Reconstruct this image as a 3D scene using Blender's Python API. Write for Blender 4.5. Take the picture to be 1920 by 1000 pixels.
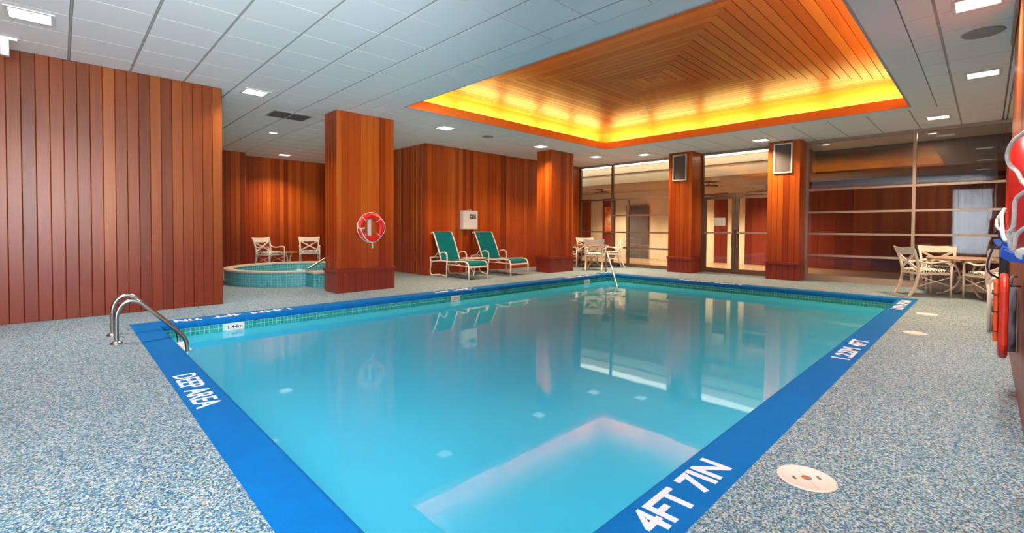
import bpy, math, random
from mathutils import Vector, Matrix
random.seed(7)
for o in list(bpy.data.objects): bpy.data.objects.remove(o)
S = bpy.context.scene
COL = S.collection
PI = math.pi

# ------------------------------------------------------------ camera
# world: X runs along the long pool side, Y across it, camera 1.2 m above the deck
F_PX, PITCH, ROLL, YAW, CY = 868.765, -0.022055, 0.005561, 0.797675, 447.49
CAM_H = 1.2
c, s = math.cos(PITCH), math.sin(PITCH)
cr, sr = math.cos(ROLL), math.sin(ROLL)
MP = Matrix(((1, 0, 0), (0, c, s), (0, -s, c)))
MR = Matrix(((cr, 0, sr), (0, 1, 0), (-sr, 0, cr)))
MW = Matrix(((math.sin(YAW), -math.cos(YAW), 0), (math.cos(YAW), math.sin(YAW), 0), (0, 0, 1)))
MC = MR @ MP @ MW
cam = bpy.data.cameras.new('camera')
cam.sensor_width = 36
cam.lens = F_PX / 1920 * 36
cam.shift_y = -(500 - CY) / 1920
cam.clip_start = 0.02
camo = bpy.data.objects.new('camera', cam)
r_, f_, u_ = MC[0], MC[1], MC[2]
camo.matrix_world = Matrix(((r_[0], u_[0], -f_[0], 0), (r_[1], u_[1], -f_[1], 0), (r_[2], u_[2], -f_[2], CAM_H), (0, 0, 0, 1)))
COL.objects.link(camo)
S.camera = camo

def project(p):
    q = MC @ (Vector(p) - Vector((0, 0, CAM_H)))
    if q[1] < 0.05: return None
    return 960 + F_PX * q[0] / q[1], CY - F_PX * q[2] / q[1]

# ------------------------------------------------------------ world, light, exposure
w = bpy.data.worlds.new('sky'); S.world = w; w.use_nodes = True
w.node_tree.nodes['Background'].inputs[0].default_value = (0.55, 0.75, 1, 1)
w.node_tree.nodes['Background'].inputs[1].default_value = 1.0
S.view_settings.view_transform = 'Standard'
S.view_settings.look = 'None'
S.view_settings.gamma = 1
S.view_settings.use_curve_mapping = False
S.view_settings.exposure = 0.0

def area(name, loc, target, sx, sy, power, col, spread=PI):
    l = bpy.data.lights.new(name, 'AREA'); l.shape = 'RECTANGLE'; l.size = sx; l.size_y = sy
    l.energy = power; l.color = col; l.spread = spread
    o = bpy.data.objects.new(name, l); COL.objects.link(o)
    o.location = loc
    o.rotation_euler = (Vector(target) - Vector(loc)).to_track_quat('-Z', 'Y').to_euler()
    return o
DAY = (0.88, 0.94, 1.0)
# daylight outside the two windows behind the camera
area('daylight', (-3.15, 0.45, 1.5), (0, 0.45, 2.6), 1.4, 2.8, 760, DAY)
area('daylight', (-0.55, -1.2, 1.75), (-0.45, 3, 4.6), 2.6, 2.3, 1250, DAY)

# ------------------------------------------------------------ materials
def newmat(name):
    m = bpy.data.materials.new(name); m.use_nodes = True
    nt = m.node_tree
    for n in list(nt.nodes): nt.nodes.remove(n)
    out = nt.nodes.new('ShaderNodeOutputMaterial')
    return m, nt, out
def N(nt, typ, **kw):
    n = nt.nodes.new(typ)
    for k, v in kw.items():
        if k.startswith('i_'): n.inputs[k[2:].replace('_', ' ')].default_value = v
        else: setattr(n, k, v)
    return n
def L(nt, a, b): nt.links.new(a, b)
def rgb(r, g, b):
    f = lambda v: ((v / 255) / 12.92 if v / 255 <= .04045 else ((v / 255 + .055) / 1.055) ** 2.4)
    return (f(r), f(g), f(b), 1)
def plain(name, col, rough=.5, metal=0, noise=0, nscale=8, bump=0, bscale=80, spec=.5):
    m, nt, out = newmat(name)
    b = N(nt, 'ShaderNodeBsdfPrincipled'); b.inputs['Roughness'].default_value = rough
    b.inputs['Metallic'].default_value = metal; b.inputs['Base Color'].default_value = col
    b.inputs['Specular IOR Level'].default_value = spec
    L(nt, b.outputs[0], out.inputs[0])
    tc = N(nt, 'ShaderNodeTexCoord')
    if noise:
        n = N(nt, 'ShaderNodeTexNoise'); n.inputs['Scale'].default_value = nscale; n.inputs['Detail'].default_value = 4
        L(nt, tc.outputs['Object'], n.inputs['Vector'])
        mp = N(nt, 'ShaderNodeMapRange'); mp.inputs['To Min'].default_value = 1 - noise; mp.inputs['To Max'].default_value = 1 + noise
        L(nt, n.outputs['Fac'], mp.inputs['Value'])
        mx = N(nt, 'ShaderNodeMix', data_type='RGBA', blend_type='MULTIPLY'); mx.inputs[0].default_value = 1
        mx.inputs[6].default_value = col
        L(nt, mp.outputs[0], mx.inputs[7]); L(nt, mx.outputs[2], b.inputs['Base Color'])
    if bump:
        n2 = N(nt, 'ShaderNodeTexNoise'); n2.inputs['Scale'].default_value = bscale
        L(nt, tc.outputs['Object'], n2.inputs['Vector'])
        bp = N(nt, 'ShaderNodeBump'); bp.inputs['Strength'].default_value = bump; bp.inputs['Distance'].default_value = .01
        L(nt, n2.outputs['Fac'], bp.inputs['Height']); L(nt, bp.outputs[0], b.inputs['Normal'])
    return m
def emit(name, col, strength):
    m, nt, out = newmat(name)
    e = N(nt, 'ShaderNodeEmission'); e.inputs[0].default_value = col; e.inputs[1].default_value = strength
    L(nt, e.outputs[0], out.inputs[0]); return m
def wood(name, dark, mid, light, rough=.3, stain=None):
    """boards: local z runs along the grain, every board gets its own tone from Object Info"""
    m, nt, out = newmat(name)
    b = N(nt, 'ShaderNodeBsdfPrincipled'); L(nt, b.outputs[0], out.inputs[0])
    tc = N(nt, 'ShaderNodeTexCoord'); oi = N(nt, 'ShaderNodeObjectInfo')
    sc = N(nt, 'ShaderNodeVectorMath', operation='MULTIPLY'); sc.inputs[1].default_value = (22, 22, .8)
    L(nt, tc.outputs['Object'], sc.inputs[0])
    off = N(nt, 'ShaderNodeMath', operation='MULTIPLY'); off.inputs[1].default_value = 57
    L(nt, oi.outputs['Random'], off.inputs[0])
    ad = N(nt, 'ShaderNodeVectorMath', operation='ADD'); L(nt, sc.outputs[0], ad.inputs[0]); L(nt, off.outputs[0], ad.inputs[1])
    n = N(nt, 'ShaderNodeTexNoise'); n.inputs['Scale'].default_value = 1; n.inputs['Detail'].default_value = 5; n.inputs['Distortion'].default_value = .7
    L(nt, ad.outputs[0], n.inputs['Vector'])
    a1 = N(nt, 'ShaderNodeMath', operation='MULTIPLY'); a1.inputs[1].default_value = .38; L(nt, n.outputs['Fac'], a1.inputs[0])
    a2 = N(nt, 'ShaderNodeMath', operation='MULTIPLY_ADD'); a2.inputs[1].default_value = .62; L(nt, oi.outputs['Random'], a2.inputs[0]); L(nt, a1.outputs[0], a2.inputs[2])
    rp = N(nt, 'ShaderNodeValToRGB'); e = rp.color_ramp.elements
    e[0].position = .12; e[0].color = dark; e[1].position = .88; e[1].color = light
    k = e.new(.5); k.color = mid
    L(nt, a2.outputs[0], rp.inputs[0])
    colout = rp.outputs[0]
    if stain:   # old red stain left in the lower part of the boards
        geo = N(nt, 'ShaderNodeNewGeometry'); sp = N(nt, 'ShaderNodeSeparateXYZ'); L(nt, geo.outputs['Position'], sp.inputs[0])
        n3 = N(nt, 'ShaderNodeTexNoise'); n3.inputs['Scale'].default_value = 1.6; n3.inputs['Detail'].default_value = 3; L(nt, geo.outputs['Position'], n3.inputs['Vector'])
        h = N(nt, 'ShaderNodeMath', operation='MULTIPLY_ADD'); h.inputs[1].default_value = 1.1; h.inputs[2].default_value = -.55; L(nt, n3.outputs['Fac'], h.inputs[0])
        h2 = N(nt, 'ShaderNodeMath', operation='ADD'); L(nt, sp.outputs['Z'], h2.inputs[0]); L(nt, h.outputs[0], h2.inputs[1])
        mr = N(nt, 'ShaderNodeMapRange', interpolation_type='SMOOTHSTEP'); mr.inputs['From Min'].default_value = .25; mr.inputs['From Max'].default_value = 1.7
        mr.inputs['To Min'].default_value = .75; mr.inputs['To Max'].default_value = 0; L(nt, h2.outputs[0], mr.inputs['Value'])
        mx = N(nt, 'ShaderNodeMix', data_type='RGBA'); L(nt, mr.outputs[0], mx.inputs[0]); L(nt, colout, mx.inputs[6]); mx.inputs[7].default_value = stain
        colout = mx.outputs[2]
    L(nt, colout, b.inputs['Base Color'])
    b.inputs['Roughness'].default_value = rough
    bp = N(nt, 'ShaderNodeBump'); bp.inputs['Strength'].default_value = .08; bp.inputs['Distance'].default_value = .004
    L(nt, n.outputs['Fac'], bp.inputs['Height']); L(nt, bp.outputs[0], b.inputs['Normal'])
    return m
M = {}
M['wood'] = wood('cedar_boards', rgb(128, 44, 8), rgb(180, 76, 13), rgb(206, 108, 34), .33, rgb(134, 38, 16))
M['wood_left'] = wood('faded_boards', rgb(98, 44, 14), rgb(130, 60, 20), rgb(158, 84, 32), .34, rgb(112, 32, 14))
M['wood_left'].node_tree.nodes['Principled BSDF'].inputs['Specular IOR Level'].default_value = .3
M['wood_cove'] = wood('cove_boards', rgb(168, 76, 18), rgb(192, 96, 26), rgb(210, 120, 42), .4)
M['wood_back'] = plain('board_backing', rgb(60, 22, 10), .7)
M['wood_trim'] = plain('wood_trim', rgb(150, 66, 26), .35, noise=.15, nscale=6)
M['wood_plinth'] = wood('plinth_boards', rgb(112, 38, 22), rgb(134, 50, 28), rgb(152, 66, 36), .35, rgb(128, 44, 30))
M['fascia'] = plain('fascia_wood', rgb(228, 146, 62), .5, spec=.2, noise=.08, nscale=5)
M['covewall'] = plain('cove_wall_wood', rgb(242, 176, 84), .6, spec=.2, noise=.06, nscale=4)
M['tile_white'] = plain('ceiling_tile', rgb(244, 244, 242), .8, bump=.12, bscale=220)
M['grid'] = plain('ceiling_grid', rgb(178, 178, 174), .5)
M['gap'] = plain('ceiling_joint', rgb(150, 150, 147), .8)
M['drywall'] = plain('drywall', rgb(240, 240, 240), .75)
M['white_metal'] = plain('white_metal', rgb(232, 230, 226), .35)
M['chair_paint'] = plain('chair_paint', rgb(236, 226, 214), .35)
M['steel'] = plain('stainless', rgb(176, 168, 158), .28, 1)
M['alu'] = plain('light_aluminium', rgb(176, 160, 146), .35, .4)
M['bronze'] = plain('bronze_frame', rgb(112, 92, 78), .4, .3)
M['dark'] = plain('dark_grille', rgb(92, 84, 80), .6)
M['speaker'] = plain('speaker_grey', rgb(158, 154, 150), .6)
M['blue'] = plain('coping_blue', rgb(0, 102, 170), .7, spec=.12, noise=.12, nscale=7, bump=.25, bscale=160)
M['letter'] = plain('white_paint', rgb(225, 228, 240), .5, noise=.06, nscale=40)
M['grout'] = plain('grout', rgb(170, 214, 210), .6)
M['basin'] = plain('pool_plaster', rgb(128, 214, 238), .6, noise=.03, nscale=2)
M['spa_rim'] = plain('spa_rim', rgb(192, 176, 158), .5, noise=.08, nscale=20)
M['spa_basin'] = plain('spa_plaster', rgb(150, 205, 205), .6)
M['sling'] = plain('teal_sling', rgb(0, 106, 112), .7, spec=.1, noise=.08, nscale=5, bump=.15, bscale=400)
M['red'] = plain('red_ring', rgb(228, 34, 24), .38, noise=.06, nscale=9)
M['redboard'] = plain('red_float', rgb(212, 52, 28), .35)
M['orange'] = plain('orange_float', rgb(240, 88, 30), .4)
M['rope'] = plain('white_rope', rgb(228, 228, 220), .8, bump=.6, bscale=180)
M['navy'] = plain('grey_cloth', rgb(128, 128, 146), .8, noise=.2, nscale=9)
M['black'] = plain('black_plastic', rgb(34, 32, 34), .5)
M['bluehook'] = plain('blue_hook', rgb(20, 90, 190), .4)
M['cream'] = plain('cream_wall', rgb(226, 205, 168), .7)
M['soffit'] = plain('soffit_paint', rgb(176, 152, 126), .7)
M['lobbyfloor'] = plain('lobby_floor', rgb(150, 118, 88), .3, noise=.1)
M['darkred'] = wood('lobby_panel', rgb(96, 32, 20), rgb(118, 40, 24), rgb(136, 52, 30), .35)
M['paper'] = plain('paper', rgb(222, 220, 218), .7)
M['green'] = plain('sign_green', rgb(38, 62, 34), .5)
M['lid'] = plain('skimmer_lid', rgb(232, 216, 204), .45, noise=.04, nscale=20)
M['tabletop'] = plain('table_top', rgb(164, 134, 112), .4, noise=.1, nscale=12)
M['lamp'] = emit('lamp_white', (1, .95, .88, 1), 1.7)
M['lamp_strip'] = emit('lamp_strip', (1, .92, .78, 1), 4)
M['cove_tube'] = emit('cove_tube', (1, .72, .3, 1), 6)

def mat_floor():
    m, nt, out = newmat('pebble_deck')
    b = N(nt, 'ShaderNodeBsdfPrincipled'); b.inputs['Roughness'].default_value = .55; L(nt, b.outputs[0], out.inputs[0])
    tc = N(nt, 'ShaderNodeTexCoord')
    v = N(nt, 'ShaderNodeTexVoronoi'); v.inputs['Scale'].default_value = 140; L(nt, tc.outputs['Object'], v.inputs['Vector'])
    sp = N(nt, 'ShaderNodeSeparateColor'); L(nt, v.outputs['Color'], sp.inputs[0])
    rp = N(nt, 'ShaderNodeValToRGB'); rp.color_ramp.interpolation = 'CONSTANT'
    e = rp.color_ramp.elements
    stops = [(0, rgb(192, 200, 200)), (.20, rgb(142, 174, 184)), (.38, rgb(104, 144, 156)), (.54, rgb(58, 120, 150)), (.68, rgb(12, 86, 150)),
             (.77, rgb(34, 104, 106)), (.84, rgb(178, 160, 128)), (.92, rgb(64, 72, 72))]
    e[0].position = 0; e[0].color = stops[0][1]; e[1].position = stops[1][0]; e[1].color = stops[1][1]
    for p, cc in stops[2:]:
        k = e.new(p); k.color = cc
    L(nt, sp.outputs[0], rp.inputs[0])
    n = N(nt, 'ShaderNodeTexNoise'); n.inputs['Scale'].default_value = 1.3; n.inputs['Detail'].default_value = 4; L(nt, tc.outputs['Object'], n.inputs['Vector'])
    mp = N(nt, 'ShaderNodeMapRange'); mp.inputs['To Min'].default_value = .78; mp.inputs['To Max'].default_value = 1.0; L(nt, n.outputs['Fac'], mp.inputs['Value'])
    mx = N(nt, 'ShaderNodeMix', data_type='RGBA', blend_type='MULTIPLY'); mx.inputs[0].default_value = 1
    L(nt, rp.outputs[0], mx.inputs[6]); L(nt, mp.outputs[0], mx.inputs[7]); L(nt, mx.outputs[2], b.inputs['Base Color'])
    bp = N(nt, 'ShaderNodeBump'); bp.inputs['Strength'].default_value = .35; bp.inputs['Distance'].default_value = .004
    L(nt, v.outputs['Distance'], bp.inputs['Height']); L(nt, bp.outputs[0], b.inputs['Normal'])
    return m
M['floor'] = mat_floor()

def mat_tile(name, a, b_):
    m, nt, out = newmat(name)
    b = N(nt, 'ShaderNodeBsdfPrincipled'); b.inputs['Roughness'].default_value = .15; L(nt, b.outputs[0], out.inputs[0])
    g = N(nt, 'ShaderNodeNewGeometry')
    sc = N(nt, 'ShaderNodeVectorMath', operation='MULTIPLY'); sc.inputs[1].default_value = (19.6, 19.6, 19.6); L(nt, g.outputs['Position'], sc.inputs[0])
    fl = N(nt, 'ShaderNodeVectorMath', operation='FLOOR'); L(nt, sc.outputs[0], fl.inputs[0])
    wn = N(nt, 'ShaderNodeTexWhiteNoise'); L(nt, fl.outputs[0], wn.inputs['Vector'])
    mx = N(nt, 'ShaderNodeMix', data_type='RGBA'); mx.inputs[6].default_value = a; mx.inputs[7].default_value = b_
    L(nt, wn.outputs['Value'], mx.inputs[0]); L(nt, mx.outputs[2], b.inputs['Base Color'])
    return m
M['pooltile'] = mat_tile('pool_tile', rgb(20, 140, 136), rgb(48, 166, 160))
M['spatile'] = mat_tile('spa_tile', rgb(44, 138, 146), rgb(84, 166, 172))

def mat_clear(name, ior, tint, rough=0.0, bump=0, murk=None):
    m, nt, out = newmat(name)
    fr = N(nt, 'ShaderNodeFresnel'); fr.inputs['IOR'].default_value = ior
    tr = N(nt, 'ShaderNodeBsdfTransparent'); tr.inputs[0].default_value = tint
    body = tr.outputs[0]
    if murk:   # cloudy water scatters part of the light back
        df = N(nt, 'ShaderNodeBsdfDiffuse'); df.inputs[0].default_value = murk
        mm = N(nt, 'ShaderNodeMixShader'); mm.inputs[0].default_value = .8; L(nt, tr.outputs[0], mm.inputs[1]); L(nt, df.outputs[0], mm.inputs[2]); body = mm.outputs[0]
    gl = N(nt, 'ShaderNodeBsdfGlossy'); gl.inputs['Roughness'].default_value = rough; gl.inputs['Color'].default_value = (1, 1, 1, 1)
    mx = N(nt, 'ShaderNodeMixShader'); L(nt, fr.outputs[0], mx.inputs[0]); L(nt, body, mx.inputs[1]); L(nt, gl.outputs[0], mx.inputs[2])
    L(nt, mx.outputs[0], out.inputs[0])
    if bump:
        tc = N(nt, 'ShaderNodeTexCoord'); n = N(nt, 'ShaderNodeTexNoise'); n.inputs['Scale'].default_value = 1.6; n.inputs['Detail'].default_value = 2
        L(nt, tc.outputs['Object'], n.inputs['Vector'])
        bp = N(nt, 'ShaderNodeBump'); bp.inputs['Strength'].default_value = bump; bp.inputs['Distance'].default_value = .02
        L(nt, n.outputs['Fac'], bp.inputs['Height']); L(nt, bp.outputs[0], gl.inputs['Normal']); L(nt, bp.outputs[0], fr.inputs['Normal'])
    return m
M['water'] = mat_clear('pool_water', 1.33, (.55, .93, .98, 1), .03, .05, (.052, .53, .78, 1))
M['glass'] = mat_clear('window_glass', 1.5, (.93, .93, .92, 1))
def mat_curtain():
    m, nt, out = newmat('sheer_blind')
    d = N(nt, 'ShaderNodeBsdfDiffuse'); d.inputs[0].default_value = (.85, .88, .92, 1)
    t = N(nt, 'ShaderNodeBsdfTranslucent'); t.inputs[0].default_value = (.85, .9, .95, 1)
    mx = N(nt, 'ShaderNodeMixShader'); mx.inputs[0].default_value = .65
    L(nt, d.outputs[0], mx.inputs[1]); L(nt, t.outputs[0], mx.inputs[2]); L(nt, mx.outputs[0], out.inputs[0]); return m
M['blind'] = mat_curtain()
def mat_cushion():
    m, nt, out = newmat('cushion_print')
    b = N(nt, 'ShaderNodeBsdfPrincipled'); b.inputs['Roughness'].default_value = .8; L(nt, b.outputs[0], out.inputs[0])
    tc = N(nt, 'ShaderNodeTexCoord'); mp = N(nt, 'ShaderNodeMapping'); mp.inputs['Rotation'].default_value = (.3, .2, PI / 4)
    L(nt, tc.outputs['Object'], mp.inputs['Vector'])
    v = N(nt, 'ShaderNodeTexVoronoi', distance='CHEBYCHEV'); v.inputs['Scale'].default_value = 9.5; v.inputs['Randomness'].default_value = .12
    L(nt, mp.outputs[0], v.inputs['Vector'])
    rp = N(nt, 'ShaderNodeValToRGB'); rp.color_ramp.interpolation = 'CONSTANT'; e = rp.color_ramp.elements
    e[0].position = 0; e[0].color = rgb(40, 60, 56); e[1].position = .14; e[1].color = rgb(235, 230, 222)
    k = e.new(.33); k.color = rgb(38, 40, 44); k = e.new(.44); k.color = rgb(235, 230, 222)
    L(nt, v.outputs['Distance'], rp.inputs[0]); L(nt, rp.outputs[0], b.inputs['Base Color']); return m
M['cushion'] = mat_cushion()
def mat_art():
    m, nt, out = newmat('abstract_print')
    b = N(nt, 'ShaderNodeBsdfPrincipled'); b.inputs['Roughness'].default_value = .6; L(nt, b.outputs[0], out.inputs[0])
    tc = N(nt, 'ShaderNodeTexCoord'); n = N(nt, 'ShaderNodeTexNoise'); n.inputs['Scale'].default_value = 2.5; L(nt, tc.outputs['Object'], n.inputs['Vector'])
    rp = N(nt, 'ShaderNodeValToRGB'); e = rp.color_ramp.elements
    e[0].position = .35; e[0].color = rgb(220, 90, 30); e[1].position = .65; e[1].color = rgb(250, 220, 150)
    L(nt, n.outputs['Fac'], rp.inputs[0]); L(nt, rp.outputs[0], b.inputs['Base Color']); return m
M['art'] = mat_art()

# ------------------------------------------------------------ mesh helpers
class MB:
    def __init__(self): self.v = []; self.f = []; self.sm = []
    def add(self, vs, fs, smooth=False):
        k = len(self.v); self.v += [tuple(p) for p in vs]
        for f in fs: self.f.append([k + i for i in f]); self.sm.append(smooth)
        return self
    def box(self, x0, x1, y0, y1, z0, z1):
        vs = [(x, y, z) for z in (z0, z1) for y in (y0, y1) for x in (x0, x1)]
        return self.add(vs, [(0, 2, 3, 1), (4, 5, 7, 6), (0, 1, 5, 4), (2, 6, 7, 3), (0, 4, 6, 2), (1, 3, 7, 5)])
    def quad(self, a, b, c_, d): return self.add([a, b, c_, d], [(0, 1, 2, 3)])
    def tube(self, pts, r, n=8, closed=False, ry=None, up=None, taper=None):
        P = [Vector(p) for p in pts]; m = len(P); ry = r if ry is None else ry
        T = []
        for i in range(m):
            if closed: t = P[(i + 1) % m] - P[i - 1]
            else: t = P[min(i + 1, m - 1)] - P[max(i - 1, 0)]
            T.append(t.normalized())
        nrm = Vector(up) if up else (Vector((0, 0, 1)) if abs(T[0].z) < .9 else Vector((1, 0, 0)))
        vs = []; fs = []
        for i in range(m):
            nrm = (nrm - T[i] * nrm.dot(T[i])).normalized(); bn = T[i].cross(nrm)
            k = taper[i] if taper else 1
            for j in range(n):
                a = 2 * PI * (j + (.5 if n == 4 else 0)) / n
                q = 1.414 if n == 4 else 1
                vs.append(P[i] + bn * (math.cos(a) * r * k * q) + nrm * (math.sin(a) * ry * k * q))
        for i in range(m if closed else m - 1):
            for j in range(n):
                a, b = i * n + j, i * n + (j + 1) % n; i2 = (i + 1) % m
                fs.append((a, b, i2 * n + (j + 1) % n, i2 * n + j))
        self.add(vs, fs, n > 4)
        if not closed:
            k = len(self.v) - len(vs)
            self.f.append([k + j for j in reversed(range(n))]); self.sm.append(False)
            self.f.append([k + (m - 1) * n + j for j in range(n)]); self.sm.append(False)
        return self
    def lathe(self, prof, n=32, c0=(0, 0), smooth=True):
        vs = []; fs = []
        for r, z in prof:
            for j in range(n):
                a = 2 * PI * j / n; vs.append((c0[0] + r * math.cos(a), c0[1] + r * math.sin(a), z))
        for i in range(len(prof) - 1):
            for j in range(n):
                fs.append((i * n + j, i * n + (j + 1) % n, (i + 1) * n + (j + 1) % n, (i + 1) * n + j))
        self.add(vs, fs, smooth)
        return self
    def disc(self, r, z, n=32, c0=(0, 0), up=True):
        vs = [(c0[0] + r * math.cos(2 * PI * j / n), c0[1] + r * math.sin(2 * PI * j / n), z) for j in range(n)]
        return self.add(vs, [tuple(range(n)) if up else tuple(reversed(range(n)))])
    def prism(self, poly, z0, z1):
        n = len(poly); vs = [(x, y, z0) for x, y in poly] + [(x, y, z1) for x, y in poly]
        fs = [tuple(reversed(range(n))), tuple(range(n, 2 * n))] + [(i, (i + 1) % n, n + (i + 1) % n, n + i) for i in range(n)]
        return self.add(vs, fs)
    def mesh(self, name, mat):
        me = bpy.data.meshes.new(name); me.from_pydata(self.v, [], self.f)
        me.polygons.foreach_set('use_smooth', self.sm)
        me.materials.append(M[mat]); me.validate(); me.update(); return me
    def build(self, name, mat, parent=None, loc=None, bevel=0):
        o = bpy.data.objects.new(name, self.mesh(name, mat)); COL.objects.link(o)
        if parent is not None: o.parent = parent
        if loc: o.location = loc
        if bevel:
            b = o.modifiers.new('bevel', 'BEVEL'); b.width = bevel; b.segments = 2; b.limit_method = 'ANGLE'
        return o
def arc(cx, cy, r, a0, a1, n): return [(cx + r * math.cos(a0 + (a1 - a0) * i / n), cy + r * math.sin(a0 + (a1 - a0) * i / n)) for i in range(n + 1)]
def smooth_path(P, k=4):
    P = [Vector(p) for p in P]; out = []
    for i in range(len(P) - 1):
        p0, p1, p2, p3 = P[max(i - 1, 0)], P[i], P[i + 1], P[min(i + 2, len(P) - 1)]
        for j in range(k):
            t = j / k
            out.append(.5 * ((2 * p1) + (p2 - p0) * t + (2 * p0 - 5 * p1 + 4 * p2 - p3) * t * t + (3 * p1 - p0 - 3 * p2 + p3) * t ** 3))
    out.append(P[-1]); return out
def empty(name, loc=(0, 0, 0), rz=0, parent=None):
    o = bpy.data.objects.new(name, None); COL.objects.link(o); o.location = loc; o.rotation_euler = (0, 0, rz)
    o.empty_display_size = .1
    if parent is not None: o.parent = parent
    return o
def tag(o, label, cat, group=None):
    o['label'] = label; o['category'] = cat
    if group: o['group'] = group
    return o
def struct(o): o['kind'] = 'structure'; return o
def link_mesh(name, me, parent, loc=(0, 0, 0), rot=None):
    o = bpy.data.objects.new(name, me); COL.objects.link(o); o.parent = parent; o.location = loc
    if rot is not None: o.rotation_euler = rot
    return o
def copy_tree(o, parent=None):
    c2 = o.copy(); COL.objects.link(c2); c2.parent = parent
    for ch in [x for x in bpy.data.objects if x.parent == o]: copy_tree(ch, c2)
    return c2

# ------------------------------------------------------------ dimensions
CEIL = 3.32
YL = 8.25          # left wall face
YB = 9.87          # lounge wall face
XS = 6.57          # side wall beside the spa
YS = 15.5          # spa back wall
XG = 12.9          # glass wall
XR = 7.5           # far end of the right wall
YR = -0.17         # right wall face
YA = -1.25         # alcove wall beyond the right wall
XB = -2.2          # wall behind the camera
PX0, PX1, PY0, PY1 = .59, 10.72, .81, 7.28     # coping outside
CW = .27
IX0, IX1, IY0, IY1 = PX0 + CW, PX1 - CW, PY0 + CW, PY1 - CW
WATER = -.18
RX0, RX1, RY0, RY1 = 4.36, 10.42, .97, 7.15    # recess opening

# ------------------------------------------------------------ floor
fl = MB()
def fq(x0, x1, y0, y1): fl.box(x0, x1, y0, y1, -.15, 0)
fq(XB - .3, PX0, YR - .3, YL + .3); fq(PX1, XG + .06, YA - .1, YB + .1)
fq(PX0, PX1, YR - .3, PY0); fq(PX0, PX1, PY1, YL + .3)
fq(1.4, XS + .1, YL + .3, YS + .2); fq(XS + .1, PX1, YL + .3, YB + .1)
fq(XR - .1, PX1, YA - .1, YR - .3)
struct(fl.build('floor', 'floor'))

# ------------------------------------------------------------ boards on walls and columns
plank_cache = {}
def plank_mesh(wd, h, t=.018, mat='wood'):
    key = (round(wd, 3), round(h, 3), t, mat)
    if key not in plank_cache:
        ch = .006
        poly = [(.001, 0), (wd - .001, 0), (wd - .001, t - ch), (wd - ch, t), (ch, t), (.001, t - ch)]
        plank_cache[key] = MB().prism(poly, 0, h).mesh('board', mat)
    return plank_cache[key]
def clad(parent, p0, p1, z0, z1, pitch=.125, mat='wood', name='board', phase=0.0):
    """boards along p0->p1; the outside is to the RIGHT of that direction seen from above mirrored into local +y"""
    a, b = Vector((p0[0], p0[1])), Vector((p1[0], p1[1])); d = b - a; ln = d.length; d.normalize()
    ang = math.atan2(d.y, d.x)
    x = -phase; res = []
    while x < ln - .004:
        x0, x1 = max(0, x), min(ln, x + pitch)
        if x1 - x0 > .012:
            o = link_mesh(name, plank_mesh(x1 - x0, z1 - z0, .018, mat), parent, (a.x + d.x * x0, a.y + d.y * x0, z0), (0, 0, ang))
            res.append(o)
        x += pitch
    return res
# a wall body sits behind its boards; local +y of a board is to the LEFT of p0->p1
def wall(name, box, faces, z1=CEIL, phase=0.0, mat='wood'):
    x0, x1, y0, y1 = box
    wl = struct(MB().box(x0, x1, y0, y1, 0, z1 + .02).build(name, 'wood_back'))
    for p0, p1 in faces:
        clad(wl, p0, p1, 0.004, z1 - .002, phase=phase, mat=mat)
    return wl
B = .02
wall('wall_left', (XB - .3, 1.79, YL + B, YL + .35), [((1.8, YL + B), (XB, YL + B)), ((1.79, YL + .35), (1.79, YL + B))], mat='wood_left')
wall('wall_spa_left', (1.4, 1.6, YL + .36, 14.8), [((1.6, 14.8), (1.6, YL + .36))])
wall('wall_spa_corner', (1.4, 3.8, 14.82, YS + .2), [((3.8, 14.82), (1.6, 14.82)), ((3.8, YS), (3.8, 14.82))])
wall('wall_spa_back', (3.8, XS + .1, YS + B, YS + .2), [((XS, YS + B), (3.82, YS + B))])
wall('wall_spa_side', (XS + B, XS + .3, YB + .03, YS), [((XS + B, YB + B), (XS + B, YS))])
wall('wall_lounge', (XS + B, XG + .15, YB + B, YB + .3), [((XG, YB + B), (XS, YB + B))])
# right wall with a window beside the camera
wr = struct(MB().box(.75, XR, YR - .3, YR - B, 0, CEIL + .02).box(XB - .3, -1.85, YR - .3, YR - B, 0, CEIL + .02)
            .box(-1.85, .75, YR - .3, YR - B, 0, .95).box(-1.85, .75, YR - .3, YR - B, 3.15, CEIL + .02).build('wall_right', 'wood_back'))
clad(wr, (.75, YR - B), (XR, YR - B), .004, CEIL - .002)
clad(wr, (XB, YR - B), (-1.85, YR - B), .004, CEIL - .002)
clad(wr, (XR, YR - B), (XR, YR - .3), .004, CEIL - .002)
wall('wall_alcove', (XR - .1, XG + .15, YA - .2, YA - B), [((XR, YA - B), (XG, YA - B))])
wa = wall('wall_alcove_end', (XR - .2, XR - B, YA - .2, YR - .3), [((XR - B, YA), (XR - B, YR - .3))])
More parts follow.
